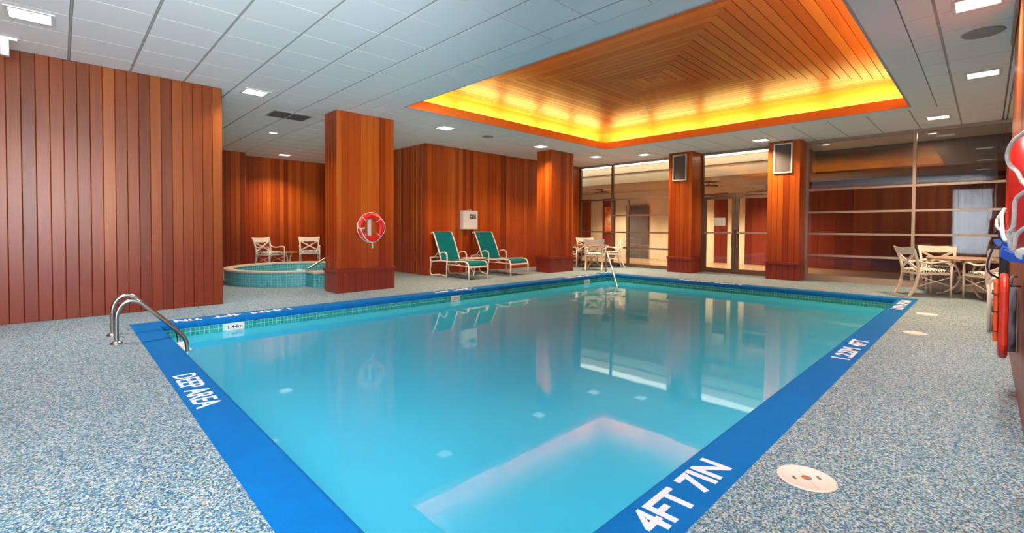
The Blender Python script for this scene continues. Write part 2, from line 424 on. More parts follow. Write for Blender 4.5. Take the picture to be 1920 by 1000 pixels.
# wall behind the camera, with a tall window
wb = struct(MB().box(XB - .25, XB - B, 1.05, YL + .3, 0, CEIL + .02).box(XB - .25, XB - B, -.2, 1.05, 0, .12)
            .box(XB - .25, XB - B, -.2, 1.05, 3.0, CEIL + .02).build('wall_back', 'wood_back'))
clad(wb, (XB - B, YL), (XB - B, 1.05), .004, CEIL - .002)
def plain_window(name, axis, pos, a0, a1, z0, z1, n):
    root = struct(empty(name))
    for i in range(n + 1):
        a = a0 + (a1 - a0) * i / n
        if axis == 'x': MB().box(pos - .03, pos + .03, a - .025, a + .025, z0, z1).build('mullion', 'alu', root)
        else: MB().box(a - .025, a + .025, pos - .03, pos + .03, z0, z1).build('mullion', 'alu', root)
    for z in (z0, z1):
        if axis == 'x': MB().box(pos - .035, pos + .035, a0, a1, z - .03, z + .03).build('rail', 'alu', root)
        else: MB().box(a0, a1, pos - .035, pos + .035, z - .03, z + .03).build('rail', 'alu', root)
    for i in range(n):
        p, q = a0 + (a1 - a0) * i / n, a0 + (a1 - a0) * (i + 1) / n
        if axis == 'x': MB().box(pos - .004, pos + .004, p, q, z0, z1).build('pane', 'glass', root)
        else: MB().box(p, q, pos - .004, pos + .004, z0, z1).build('pane', 'glass', root)
    return root
plain_window('window_3', 'x', XB - .12, -.15, 1.05, .15, 2.97, 2)
plain_window('window_4', 'y', YR - .2, -1.85, .75, .98, 3.12, 3)
bl = tag(empty('vertical_blind', (XB + .02, .45, 0)), 'white sheer vertical blind panels hanging across the tall window', 'blind')
for i in range(3):
    y0 = -.58 + i * .4; m = MB(); pts = []
    for k in range(9): pts.append(((i % 2) * .03 + .02 * math.sin(k * PI / 2), y0 + .42 * k / 8))
    for k in range(8):
        (xa, ya), (xb, yb) = pts[k], pts[k + 1]
        m.quad((xa, ya, .12), (xb, yb, .12), (xb, yb, 2.95), (xa, ya, 2.95))
    m.build('blind_panel', 'blind', bl)
MB().box(-.03, .03, -.6, .6, 2.95, 3.0).build('head_rail', 'white_metal', bl)

# ------------------------------------------------------------ ceiling
GX = [.105 + .608 * k for k in range(-5, 24)]
GY = [.39 + .613 * k for k in range(-4, 26)]
BX0, BX1, BY0, BY1 = 4.02, 10.75, .64, 7.47
ceil = struct(empty('ceiling'))
slab = MB()
regions = [(XB, XG, YR, YB), (1.8, XS, YL + .05, YS), (XR, XG, YA, YR)]
def rects_minus(r, h):
    x0, x1, y0, y1 = r; a0, a1, b0, b1 = h
    if x1 <= a0 or x0 >= a1 or y1 <= b0 or y0 >= b1: return [r]
    out = []
    if x0 < a0: out.append((x0, a0, y0, y1))
    if x1 > a1: out.append((a1, x1, y0, y1))
    if y0 < b0: out.append((max(x0, a0), min(x1, a1), y0, b0))
    if y1 > b1: out.append((max(x0, a0), min(x1, a1), b1, y1))
    return out
for r in [(XB - .3, XG + .1, YR - .3, YB + .3), (1.4, XS + .3, YB + .3, YS + .2), (XR - .2, XG + .1, YA - .2, YR - .3)]:
    for q in rects_minus(r, (RX0 - .26, RX1 + .26, RY0 - .26, RY1 + .26)): slab.box(q[0], q[1], q[2], q[3], CEIL + .016, CEIL + .1)
slab.build('ceiling_slab', 'gap', ceil)
bd = MB()
for q in rects_minus((BX0, BX1, BY0, BY1), (RX0 - .012, RX1 + .012, RY0 - .012, RY1 + .012)): bd.box(q[0], q[1], q[2], q[3], CEIL, CEIL + .015)
bd.build('border_panel', 'drywall', ceil)
tiles = []
def add_tiles(R):
    for i in range(len(GX) - 1):
        for j in range(len(GY) - 1):
            x0, x1, y0, y1 = max(GX[i], R[0]), min(GX[i + 1], R[1]), max(GY[j], R[2]), min(GY[j + 1], R[3])
            if x1 - x0 < .04 or y1 - y0 < .04: continue
            for q in rects_minus((x0, x1, y0, y1), (BX0, BX1, BY0, BY1)):
                if q[1] - q[0] > .04 and q[3] - q[2] > .04: tiles.append(q)
add_tiles((XB, XG, YR, YL)); add_tiles((1.8, XS, YL, YS)); add_tiles((XS, XG, YL, YB)); add_tiles((XR, XG, YA, YR))
def tile_px(q):
    c4 = [project((x, y, CEIL)) for x in q[:2] for y in q[2:]]
    if any(p is None for p in c4): return 0
    xs = [p[0] for p in c4]; ys = [p[1] for p in c4]
    if max(xs) < 0 or min(xs) > 1920 or max(ys) < 0 or min(ys) > 1000: return 0
    return (max(xs) - min(xs)) * (max(ys) - min(ys))
tiles.sort(key=lambda q: -tile_px(q))
tcache = {}
def tile_gap(q):   # wide bars run along y left of the recess and along x elsewhere
    return (.013, .0045) if q[1] <= BX0 + .01 else (.0045, .011)
rest = MB()
for k, q in enumerate(tiles):
    gx, gy = tile_gap(q)
    wx, wy = q[1] - q[0] - 2 * gx, q[3] - q[2] - 2 * gy
    if k < 296 and tile_px(q) > 60:
        key = (round(wx, 3), round(wy, 3))
        if key not in tcache: tcache[key] = MB().box(0, wx, 0, wy, 0, .013).mesh('ceiling_tile', 'tile_white')
        link_mesh('ceiling_tile', tcache[key], ceil, (q[0] + gx, q[2] + gy, CEIL))
    else: rest.box(q[0] + gx, q[1] - gx, q[2] + gy, q[3] - gy, CEIL, CEIL + .013)
ro = rest.build('ceiling_tiles', 'tile_white', ceil); ro['kind'] = 'stuff'
for x in GX:
    if XB < x < BX0: MB().box(x - .009, x + .009, YR, YL, CEIL + .004, CEIL + .015).build('grid_bar', 'grid', ceil)
for y in GY:
    if YR < y < BY0 or BY1 < y < YL: MB().box(BX0, XG, y - .008, y + .008, CEIL + .004, CEIL + .015).build('grid_bar', 'grid', ceil)
    elif BY0 < y < BY1: MB().box(BX1, XG, y - .008, y + .008, CEIL + .004, CEIL + .015).build('grid_bar', 'grid', ceil)

# raised wooden ceiling over the pool
TR = .22
CX, CYc = (RX0 + RX1) / 2, (RY0 + RY1) / 2
ZT = 3.79
rec = struct(empty('ceiling_recess', (CX, CYc, 0)))
hx, hy = (RX1 - RX0) / 2, (RY1 - RY0) / 2
ox, oy = hx + TR, hy + TR
for (a, b, c_, d) in ((-hx - .02, hx + .02, -hy - .02, -hy), (-hx - .02, hx + .02, hy, hy + .02), (-hx - .02, -hx, -hy, hy), (hx, hx + .02, -hy, hy)):
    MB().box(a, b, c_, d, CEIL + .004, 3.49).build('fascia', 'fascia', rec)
for (a, b, c_, d) in ((-hx - .022, hx + .022, -hy - .022, -hy + .004), (-hx - .022, hx + .022, hy - .004, hy + .022), (-hx - .022, -hx + .004, -hy, hy), (hx - .004, hx + .022, -hy, hy)):
    MB().box(a, b, c_, d, CEIL - .006, CEIL + .004).build('edge_trim', 'grid', rec)
for (a, b, c_, d) in ((-ox, ox, -oy, -hy - .02), (-ox, ox, hy + .02, oy), (-ox, -hx - .02, -hy, hy), (hx + .02, ox, -hy, hy)):
    MB().box(a, b, c_, d, CEIL + .016, CEIL + .03).build('cove_floor', 'fascia', rec)
for (a, b, c_, d) in ((-ox - .03, ox + .03, -oy - .03, -oy), (-ox - .03, ox + .03, oy, oy + .03), (-ox - .03, -ox, -oy, oy), (ox, ox + .03, -oy, oy)):
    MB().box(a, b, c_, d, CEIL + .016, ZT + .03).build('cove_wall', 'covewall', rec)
MB().box(-ox - .05, ox + .05, -oy - .05, oy + .05, ZT + .022, ZT + .06).build('backing', 'wood_back', rec)
NR = 25; pw = ox / NR; pwy = oy / NR
for k in range(NR):
    for side in range(4):
        # outer half length / inner half length of this ring, local z along the board
        if side % 2 == 0: o1, i1, wd = ox - k * pw, ox - (k + 1) * pw, pwy
        else: o1, i1, wd = oy - k * pwy, oy - (k + 1) * pwy, pw
        key = ('ring', k, side % 2)
        if key not in tcache:
            g = .0025; t = .02
            # profile across: x from 0 (outer) to wd (inner); thickness along y (down is -y), shiplap: outer edge lower
            m = MB(); vs = []
            for (xx, yy) in ((g, 0), (wd - g, 0), (wd - g, -t + .008), (wd - g - .006, -t), (g, -t)):
                f = xx / wd; hl = o1 + (i1 - o1) * f - .001
                vs.append((xx, yy, hl))
            n = len(vs); allv = [(x, y, -z) for x, y, z in vs] + vs
            m.add(allv, [tuple(reversed(range(n))), tuple(range(n, 2 * n))] + [(i, (i + 1) % n, n + (i + 1) % n, n + i) for i in range(n)])
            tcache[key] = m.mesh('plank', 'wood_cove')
        me = tcache[key]
        o = bpy.data.objects.new('plank', me); COL.objects.link(o); o.parent = rec
        inward = [Vector((0, 1, 0)), Vector((-1, 0, 0)), Vector((0, -1, 0)), Vector((1, 0, 0))][side]
        start = [Vector((0, -oy + k * pwy, 0)), Vector((ox - k * pw, 0, 0)), Vector((0, oy - k * pwy, 0)), Vector((-ox + k * pw, 0, 0))][side]
        upv = Vector((0, 0, 1)); zz = inward.cross(upv)
        o.matrix_local = Matrix(((inward.x, 0, zz.x, start.x), (inward.y, 0, zz.y, start.y), (inward.z, 1, zz.z, ZT + .02), (0, 0, 0, 1)))
# cove lamps: a tube light every 1.2 m in the trough
tube_n = 0
for side in range(4):
    for k in range(5):
        t = -2 * 1.215 + k * 1.215
        r = TR * .68
        px, py = [(t, -hy - r), (hx + r, t), (t, hy + r), (-hx - r, t)][side]
        horiz = side % 2 == 0
        nm = ['rescue gear wall side', 'glass wall side', 'sun lounger side', 'ladder side'][side]
        o = tag(empty('cove_light', (CX + px, CYc + py, CEIL + .03)), 'warm tube light in the ceiling cove trough along its ' + nm, 'light', 'cove tube lights, ' + nm)
        if horiz: MB().box(-.55, .55, -.03, .03, .06, .09).box(-.4, -.36, -.02, .02, 0, .06).box(.36, .4, -.02, .02, 0, .06).build('batten', 'white_metal', o)
        else: MB().box(-.03, .03, -.55, .55, .06, .09).box(-.02, .02, -.4, -.36, 0, .06).box(-.02, .02, .36, .4, 0, .06).build('batten', 'white_metal', o)
        pts = [(-.54, 0, .104), (.54, 0, .104)] if horiz else [(0, -.54, .104), (0, .54, .104)]
        MB().tube(pts, .011, 8).build('tube', 'cove_tube', o)
        l = bpy.data.lights.new('cove_glow', 'AREA'); l.shape = 'RECTANGLE'; l.size = 1.04; l.size_y = .03; l.energy = 17; l.color = (1, .74, .2)
        lo = bpy.data.objects.new('cove_glow', l); COL.objects.link(lo); lo.parent = o; lo.location = (0, 0, .118)
        inw = [Vector((0, 1, 0)), Vector((-1, 0, 0)), Vector((0, -1, 0)), Vector((1, 0, 0))][side]
        aim = Vector((0, 0, 1)) + inw * .2
        ax = Vector((1, 0, 0)) if horiz else Vector((0, 1, 0)); bz = -aim.normalized(); by = bz.cross(ax)
        lo.rotation_euler = Matrix(((ax.x, by.x, bz.x), (ax.y, by.y, bz.y), (ax.z, by.z, bz.z))).to_euler()

# ------------------------------------------------------------ ceiling fittings
def rect_light(x, y, label, power=22, along='x', sx=.30, sy=.30, col=(1, .9, .78)):
    o = tag(empty('recessed_light', (x, y, CEIL)), label, 'light', 'recessed square ceiling lights')
    m = MB()
    for q in rects_minus((-sx / 2 - .03, sx / 2 + .03, -sy / 2 - .03, sy / 2 + .03), (-sx / 2, sx / 2, -sy / 2, sy / 2)): m.box(q[0], q[1], q[2], q[3], -.012, -.002)
    m.build('frame', 'white_metal', o)
    MB().box(-sx / 2, sx / 2, -sy / 2, sy / 2, -.006, -.003).build('lens', 'lamp', o)
    l = bpy.data.lights.new('lamp_glow', 'AREA'); l.shape = 'RECTANGLE'; l.size = sx; l.size_y = sy; l.energy = power; l.color = col; l.spread = math.radians(120)
    lo = bpy.data.objects.new('lamp_glow', l); COL.objects.link(lo); lo.parent = o; lo.location = (0, 0, -.02)
    return o
WARM = (1, .74, .48); NEUT = (1, .93, .84)
LT = 'square recessed ceiling light '
rect_light(-.19, 6.78, LT + 'above the wide left board wall', 40, col=NEUT)
rect_light(2.22, 8.08, LT + 'at the end of the left board wall', 40, col=NEUT)
rect_light(5.87, 8.06, LT + 'between the life ring column and the recess', 68, col=WARM)
rect_light(8.92, 8.10, LT + 'above the sun loungers near the second column', 46, col=WARM)
rect_light(11.3, 8.07, LT + 'above the far corner dining table', 68, col=WARM)
rect_light(11.92, 6.86, LT + 'before the far window beside a grille column', 68, col=WARM)
rect_light(11.9, 3.78, LT + 'before the grille column right of the doors', 52, col=WARM)
rect_light(11.77, .68, LT + 'above the table by the right window', 68, col=WARM)
rect_light(8.93, .08, LT + 'beside the round speaker near the right wall', 68, col=WARM)
rect_light(6.1, .1, LT + 'between the round speaker and the right wall end', 40, col=NEUT)
rect_light(4.74, 14.45, LT + 'at the board wall behind the hot tub', 46, col=WARM)
rect_light(3.2, .15, LT + 'above the near pool deck', 40, col=NEUT)
rect_light(-.19, 3.7, LT + 'above the deck beside the deep area lettering', 9, col=NEUT)
rect_light(-.19, .62, LT + 'above the deck at the near pool corner', 7, col=NEUT)
dl = tag(empty('downlight', (3.46, 11.25, CEIL)), 'small round downlight above the hot tub', 'light')
MB().lathe([(.09, -.001), (.12, -.001), (.12, -.012), (.09, -.012)], 24).build('trim_ring', 'white_metal', dl)
MB().disc(.09, -.006, 24, up=False).build('lens', 'lamp', dl)
l = bpy.data.lights.new('lamp_glow', 'AREA'); l.shape = 'DISK'; l.size = .18; l.energy = 42; l.color = WARM; l.spread = math.radians(110)
lo = bpy.data.objects.new('lamp_glow', l); COL.objects.link(lo); lo.parent = dl; lo.location = (0, 0, -.02)
vt = tag(empty('return_vent', (3.15, 9.33, CEIL)), 'dark grey double ceiling return vent before the hot tub', 'vent')
MB().box(-.33, .33, -.26, .26, -.004, -.001).build('backing', 'dark', vt)
m = MB()
for q in rects_minus((-.35, .35, -.28, .28), (-.33, .33, -.26, .26)): m.box(q[0], q[1], q[2], q[3], -.008, -.001)
m.build('frame', 'grid', vt); MB().box(-.012, .012, -.26, .26, -.012, -.002).build('divider', 'grid', vt)
for i in range(14):
    for sx in (-1, 1): MB().box(sx * .172 - .155, sx * .172 + .155, -.25 + i * .037, -.235 + i * .037, -.009, -.002).build('slat', 'dark', vt)
for (x, y, r, lb) in ((7.08, .07, .16, 'large round grey ceiling speaker near the right wall'), (7.1, 8.1, .12, 'small round grey ceiling speaker above the loungers')):
    o = tag(empty('ceiling_speaker', (x, y, CEIL)), lb, 'speaker')
    MB().lathe([(r, -.001), (r + .012, -.004), (r, -.012), (r - .02, -.009)], 32).build('rim', 'speaker', o)
    MB().disc(r - .015, -.008, 32, up=False).build('grille', 'speaker', o)
sn = tag(empty('ceiling_sensor', (-.42, 7.75, CEIL)), 'white box sensor hanging from the ceiling by the left wall', 'sensor')
MB().box(-.06, .10, -.03, .03, -.03, 0).build('mount', 'white_metal', sn, bevel=.004)
MB().box(-.035, .035, -.035, .03, -.21, -.03).build('body', 'white_metal', sn, bevel=.006)
tr = tag(MB().box(6.3, 7.49, YR + .005, YR + .03, CEIL - .08, CEIL - .002).build('curtain_track', 'alu'), 'grey metal track under the ceiling along the right wall', 'track')

# ------------------------------------------------------------ columns
def column(name, x0, x1, y0, y1, label):
    root = tag(empty(name, (x0, y0, 0)), label, 'column')
    W, D = x1 - x0, y1 - y0; t = .018
    MB().box(t, W - t, t, D - t, 0, CEIL - .001).build('core', 'wood_back', root)
    def ring(a, b, z0, z1, mat, nm, e):
        faces = [((W + e, t - e), (-e, t - e)), ((t - e, -e), (t - e, D + e)), ((-e, D - t + e), (W + e, D - t + e)), ((W - t + e, D + e), (W - t + e, -e))]
        for k, (p, q) in enumerate(faces):
            clad(root, p, q, z0, z1, mat=mat, name=nm, phase=(.065 if k % 2 == 0 else .03))
    ring(0, 0, .44, CEIL - .003, 'wood', 'board', 0)
    ring(0, 0, .002, .37, 'wood_plinth', 'plinth_board', .012)
    MB().box(-.03, W + .03, -.03, D + .03, .37, .435).build('ledge', 'wood_plinth', root, bevel=.008)
    return root
column('wood_column', 3.58, 4.73, 8.2, 8.72, 'wide board clad column with the red life ring hanging on it')
column('wood_column', 9.46, 10.42, 8.2, 8.72, 'board clad column between the sun loungers and the corner dining table')
column('wood_column', 12.26, 12.95, 5.6, 6.27, 'board clad column with a grille, left of the glass doors')
column('wood_column', 12.37, 12.95, 3.07, 3.76, 'board clad column with a grille, right of the glass doors')
for (x, y0, y1, z0, z1, lb) in ((12.26, 5.75, 6.15, 2.54, 3.25, 'white framed grey grille on the column left of the glass doors'), (12.37, 3.23, 3.63, 2.55, 3.26, 'white framed grey grille on the column right of the glass doors')):
    o = tag(empty('wall_grille', (x - .001, (y0 + y1) / 2, z0)), lb, 'grille'); hw = (y1 - y0) / 2; h = z1 - z0
    MB().box(-.015, 0, -hw + .02, hw - .02, .02, h - .02).build('mesh_panel', 'dark', o)
    m = MB().box(-.03, 0, -hw, -hw + .03, 0, h).box(-.03, 0, hw - .03, hw, 0, h).box(-.03, 0, -hw + .03, hw - .03, 0, .03).box(-.03, 0, -hw + .03, hw - .03, h - .03, h)
    m.build('frame', 'white_metal', o)

# ------------------------------------------------------------ glass wall and doors
def vbar(root, y, z0, z1, mat, wd=.055, nm='mullion'): MB().box(XG - .04, XG + .05, y - wd / 2, y + wd / 2, z0, z1).build(nm, mat, root)
def hbar(root, z, y0, y1, mat, h=.045, nm='rail'): MB().box(XG - .035, XG + .045, y0, y1, z - h / 2, z + h / 2).build(nm, mat, root)
def pane(root, y0, y1, z0, z1): MB().box(XG, XG + .008, y0, y1, z0, z1).build('pane', 'glass', root)
def bay(root, ya, yb, zs, mat):
    for i in range(len(zs) - 1): pane(root, min(ya, yb), max(ya, yb), zs[i], zs[i + 1])
    for z in zs[1:-1]: hbar(root, z, min(ya, yb) + .028, max(ya, yb) - .028, mat)
g1 = struct(empty('window_1'))
for y in (9.83, 8.54, 6.3): vbar(g1, y, .1, 3.26, 'bronze')
vbar(g1, 7.95, .1, 2.11, 'bronze')
hbar(g1, .05, 6.28, YB, 'bronze', .1, 'sill'); hbar(g1, 3.285, 6.28, YB, 'alu', .06, 'head')
bay(g1, 9.83, 8.54, [.1, 1.1, 2.15, 3.26], 'bronze')
bay(g1, 7.95, 6.3, [.1, .6, 1.09, 1.63, 2.13], 'bronze'); bay(g1, 8.54, 7.95, [.1, .6, 1.09, 1.63, 2.13], 'bronze')
hbar(g1, 2.14, 6.33, 8.51, 'bronze'); pane(g1, 6.3, 8.54, 2.13, 3.26)
g2 = struct(empty('window_2'))
for y in (3.04, 1.09, -.86): vbar(g2, y, .14, 3.26, 'alu')
hbar(g2, .07, YA, 3.07, 'alu', .14, 'sill'); hbar(g2, 3.285, YA, 3.07, 'alu', .06, 'head')
for a, b in ((3.04, 1.09), (1.09, -.86), (-.86, YA)): bay(g2, a, b, [.14, .6, 1.11, 1.62, 2.15, 3.26], 'alu')
d1 = struct(empty('door_1'))
for y in (5.58, 3.8): vbar(d1, y, 0, 3.26, 'bronze')
hbar(d1, 3.285, 3.76, 5.6, 'alu', .06, 'head'); hbar(d1, 2.14, 3.83, 5.55, 'bronze', .06, 'transom'); pane(d1, 3.8, 5.58, 2.16, 3.26)
for (ya, yb, hs) in ((4.695, 5.55, 4.76), (3.83, 4.685, 4.62)):
    lf = empty('door_leaf', (0, 0, 0), 0, d1)
    MB().box(XG - .02, XG + .025, ya, ya + .085, .01, 2.1).box(XG - .02, XG + .025, yb - .085, yb, .01, 2.1).box(XG - .02, XG + .025, ya + .085, yb - .085, .01, .14).box(XG - .02, XG + .025, ya + .085, yb - .085, 2.02, 2.1).build('leaf_frame', 'bronze', lf)
    MB().box(XG - .002, XG + .006, ya + .085, yb - .085, .14, 2.02).build('glass_panel', 'glass', lf)
    MB().box(XG - .07, XG - .03, ya + .05, yb - .05, 1.09, 1.13).build('push_bar', 'alu', lf, bevel=.006)
    MB().tube(smooth_path([(XG - .03, hs, 1.05), (XG - .08, hs, 1.05), (XG - .08, hs, .75), (XG - .03, hs, .75)], 4), .012, 8).build('pull_handle', 'steel', lf)
MB().lathe([(0, -.03), (.03, -.03), (.03, 0), (0, 0)], 16).build('lock', 'steel', d1, (XG - .04, 4.66, 1.24))
nt_ = tag(MB().box(XG - .006, XG - .003, 4.95, 5.26, 1.3, 1.52).build('paper_notice', 'paper'), 'white paper notice taped to the glass door', 'notice')

# ------------------------------------------------------------ lobby behind the glass
struct(MB().box(XG + .06, 17.3, YA - .2, 13.6, -.15, 0).build('floor_lobby', 'lobbyfloor'))
struct(MB().box(17, 17.2, 5.2, 13.6, 0, 3.4).build('wall_lobby_back', 'cream'))
wl2 = struct(MB().box(17.02, 17.2, YA - .2, 5.2, 0, 3.4).build('wall_lobby_right', 'wood_back'))
clad(wl2, (17.02, YA), (17.02, 5.2), .004, 2.6, pitch=.45, mat='darkred', name='panel')
struct(MB().box(XG + .06, 17.2, 13.4, 13.6, 0, 3.4).build('wall_lobby_left', 'cream'))
struct(MB().box(XG + .06, 17.2, YA - .4, YA - .2, 0, 3.4).build('wall_lobby_end', 'wood_back'))
struct(MB().box(XG + .06, 13.5, 3.4, 13.4, 3.33, 3.4).box(XG + .06, 14.8, YA - .2, 3.4, 3.33, 3.4).build('ceiling_lobby_upper', 'tile_white'))
struct(MB().box(13.5, 17.2, 3.4, 13.4, 2.72, 3.4).box(14.8, 17.2, YA - .2, 3.4, 2.72, 3.4).build('ceiling_lobby', 'soffit'))
struct(MB().box(13.46, 13.5, 3.4, 13.4, 2.72, 2.98).box(13.46, 13.5, 3.4, 13.4, 3.06, 3.33).build('trim_1', 'cream'))
struct(MB().box(14.76, 14.8, YA - .2, 3.4, 2.72, 3.33).build('trim_2', 'bronze'))
struct(MB().box(13.5, 14.8, 3.3, 3.4, 2.72, 3.33).build('trim_3', 'soffit'))
for (y0, y1, lb) in ((12.37, 13.35, 0), (11.1, 11.75, 1), (6.45, 6.92, 2), (5.2, 5.86, 3)):
    o = struct(empty('trim_4')); 
    n = max(1, round((y1 - y0) / .24))
    for i in range(n): link_mesh('panel', plank_mesh((y1 - y0) / n, 2.5, .018, 'darkred'), o, (17.0, y0 + (y1 - y0) * i / n, 0), (0, 0, PI / 2))
o = tag(empty('elevator_door', (16.98, 10.03, 0)), 'dull grey double metal door in the cream lobby wall', 'door')
for k in (-1, 1): MB().box(-.02, .02, k * .225 - .22, k * .225 + .22, 0, 2.1).build('door_panel', 'dark', o)
m = MB().box(-.04, .02, -.52, -.45, 0, 2.17).box(-.04, .02, .45, .52, 0, 2.17).box(-.04, .02, -.45, .45, 2.1, 2.17); m.build('door_frame', 'bronze', o)
tag(MB().box(16.93, 16.975, 11.25, 11.6, 1.05, 2.15).build('wall_picture', 'art'), 'tall orange abstract picture on the dark lobby panel', 'picture')
for (y, lb) in ((6.3, 'flat oval ceiling lamp in the lobby above the glass doors'), (10.4, 'flat oval ceiling lamp in the lobby behind the corner table')):
    o = tag(empty('oval_lamp', (15.0, y, 2.72)), lb, 'lamp')
    MB().lathe([(0, -.16), (.26, -.15), (.3, -.12), (.26, -.1), (0, -.1)], 24).build('shade', 'bronze', o)
    MB().tube([(0, 0, -.1), (0, 0, 0)], .02, 8).build('stem', 'bronze', o)
ls = tag(empty('strip_light', (13.2, 3.4, 3.29)), 'long white strip light along the lobby ceiling behind the glass', 'light')
MB().box(-.22, .24, .3, 9.8, .0, .035).build('housing', 'white_metal', ls)
MB().box(-.2, .22, .32, 9.78, -.012, 0).build('diffuser', 'lamp_strip', ls)
for y in (5.0, 7.5, 10.5):
    l = bpy.data.lights.new('lobby_glow', 'AREA'); l.shape = 'RECTANGLE'; l.size = .8; l.size_y = 1.2; l.energy = 120; l.color = (1, .85, .62); l.spread = math.radians(115)
    lo = bpy.data.objects.new('lobby_glow', l); COL.objects.link(lo); lo.location = (15.6, y, 2.70)
for (y, lb) in ((2.85, 'small round lobby downlight behind the right window near its column'), (.88, 'small round lobby downlight behind the middle of the right window')):
    o = tag(empty('lobby_downlight', (13.68, y, 3.328)), lb, 'light')
    MB().lathe([(.08, -.001), (.10, -.001), (.10, -.01), (.08, -.01)], 24).build('trim_ring', 'white_metal', o); MB().disc(.08, -.006, 24, up=False).build('lens', 'lamp', o)
l = bpy.data.lights.new('lobby_glow', 'AREA'); l.size = .6; l.energy = 14; l.color = (1, .85, .66)
lo = bpy.data.objects.new('lobby_glow', l); COL.objects.link(lo); lo.location = (13.7, 1.0, 3.3)

# ------------------------------------------------------------ swimming pool
pool = tag(empty('swimming_pool', (0, 0, 0)), 'indoor swimming pool with pale blue water and a bright blue painted edge', 'pool')
def coping(poly_out, poly_in):   # four mitred lengths with a rounded nose
    prof = [(0, 0), (CW - .03, 0), (CW - .012, -.006), (CW, -.03), (CW + .004, -.06), (CW - .004, -.083), (0, -.083)]
    return prof
prof = coping(0, 0)
sides = [((PX0, PY0), (1, 0), (0, 1), PX1 - PX0), ((PX1, PY0), (0, 1), (-1, 0), PY1 - PY0), ((PX1, PY1), (-1, 0), (0, -1), PX1 - PX0), ((PX0, PY1), (0, -1), (1, 0), PY1 - PY0)]
copings = []
for (p, d, nn, ln) in sides:
    m = MB(); vs = []
    for e in (0, 1):
        for (t, z) in prof:
            a = t if e == 0 else ln - t
            vs.append((p[0] + d[0] * a + nn[0] * t, p[1] + d[1] * a + nn[1] * t, z))
    n = len(prof)
    m.add(vs, [(i, n + i, n + (i + 1) % n, (i + 1) % n) for i in range(n)])
    copings.append(m.build('coping', 'blue', pool))
DEPTH = -1.15
ba = MB()
x0, x1, y0, y1 = IX0, IX1, IY0, IY1
ba.quad((x0, y0, DEPTH), (x1, y0, DEPTH), (x1, y1, DEPTH), (x0, y1, DEPTH))
ba.quad((x0, y0, -.24), (x1, y0, -.24), (x1, y0, DEPTH), (x0, y0, DEPTH)); ba.quad((x0, y1, DEPTH), (x1, y1, DEPTH), (x1, y1, -.24), (x0, y1, -.24))
ba.quad((x0, y0, DEPTH), (x0, y1, DEPTH), (x0, y1, -.24), (x0, y0, -.24)); ba.quad((x1, y0, -.24), (x1, y1, -.24), (x1, y1, DEPTH), (x1, y0, DEPTH))
ba.build('basin', 'basin', pool)
MB().box(x0 - .02, x0 - .004, y0, y1, -.25, -.083).box(x1 + .004, x1 + .02, y0, y1, -.25, -.083).box(x0, x1, y0 - .02, y0 - .004, -.25, -.083).box(x0, x1, y1 + .004, y1 + .02, -.25, -.083).build('grout', 'grout', pool)
TP = .051
sign_spans = [(1.56, 1.772), (5.243, 5.45), (9.386, 9.59)]
tmesh = MB().box(0, TP - .005, -.005, 0, 0, TP - .005).mesh('tile', 'pooltile')
tl = []
for row in range(3):
    z = -.083 - (row + 1) * TP + .003
    k = 0
    while x0 + (k + 1) * TP <= x1:
        xa = x0 + k * TP + .002
        if not (row < 2 and any(a - .04 < xa < b for a, b in sign_spans)): tl.append((xa, y1, z, 0))
        tl.append((xa + TP - .005, y0, z, 2)); k += 1
    k = 0
    while y0 + (k + 1) * TP <= y1:
        tl.append((x1, y0 + k * TP + TP - .003, z, 3)); tl.append((x0, y0 + k * TP + .002, z, 1)); k += 1
def tpx(t):
    if t[3] in (1, 2) or t[2] < WATER - .02: return 0
    p, q = project((t[0], t[1], t[2])), project((t[0] + (.05 if t[3] == 0 else 0), t[1] - (.05 if t[3] == 3 else 0), t[2] + .05))
    if p is None or q is None: return 0
    return abs(p[0] - q[0]) * abs(p[1] - q[1])
tl.sort(key=lambda t: -tpx(t))
rest = MB()
for i, (x, y, z, sd) in enumerate(tl):
    # back of the tile sits at the grout plane, face proud towards the water
    if i < 290:
        # sd 0: far long side faces -y ; sd 3: glass side faces -x
        link_mesh('tile', tmesh, pool, (x, y + .004, z), (0, 0, 0)) if sd == 0 else link_mesh('tile', tmesh, pool, (x + .004, y, z), (0, 0, -PI / 2))
    else:
        g = TP - .005
        if sd == 0: rest.box(x, x + g, y - .001, y + .004, z, z + g)
        elif sd == 2: rest.box(x - g, x, y - .004, y + .001, z, z + g)
        elif sd == 3: rest.box(x - .001, x + .004, y - g, y, z, z + g)
        else: rest.box(x - .004, x + .001, y, y + g, z, z + g)
ro = rest.build('waterline_tiles', 'pooltile', pool); ro['kind'] = 'stuff'
wt = MB(); wt.quad((x0 - .004, y0 - .004, WATER), (x1 + .004, y0 - .004, WATER), (x1 + .004, y1 + .004, WATER), (x0 - .004, y1 + .004, WATER)); wt.build('water', 'water', pool)

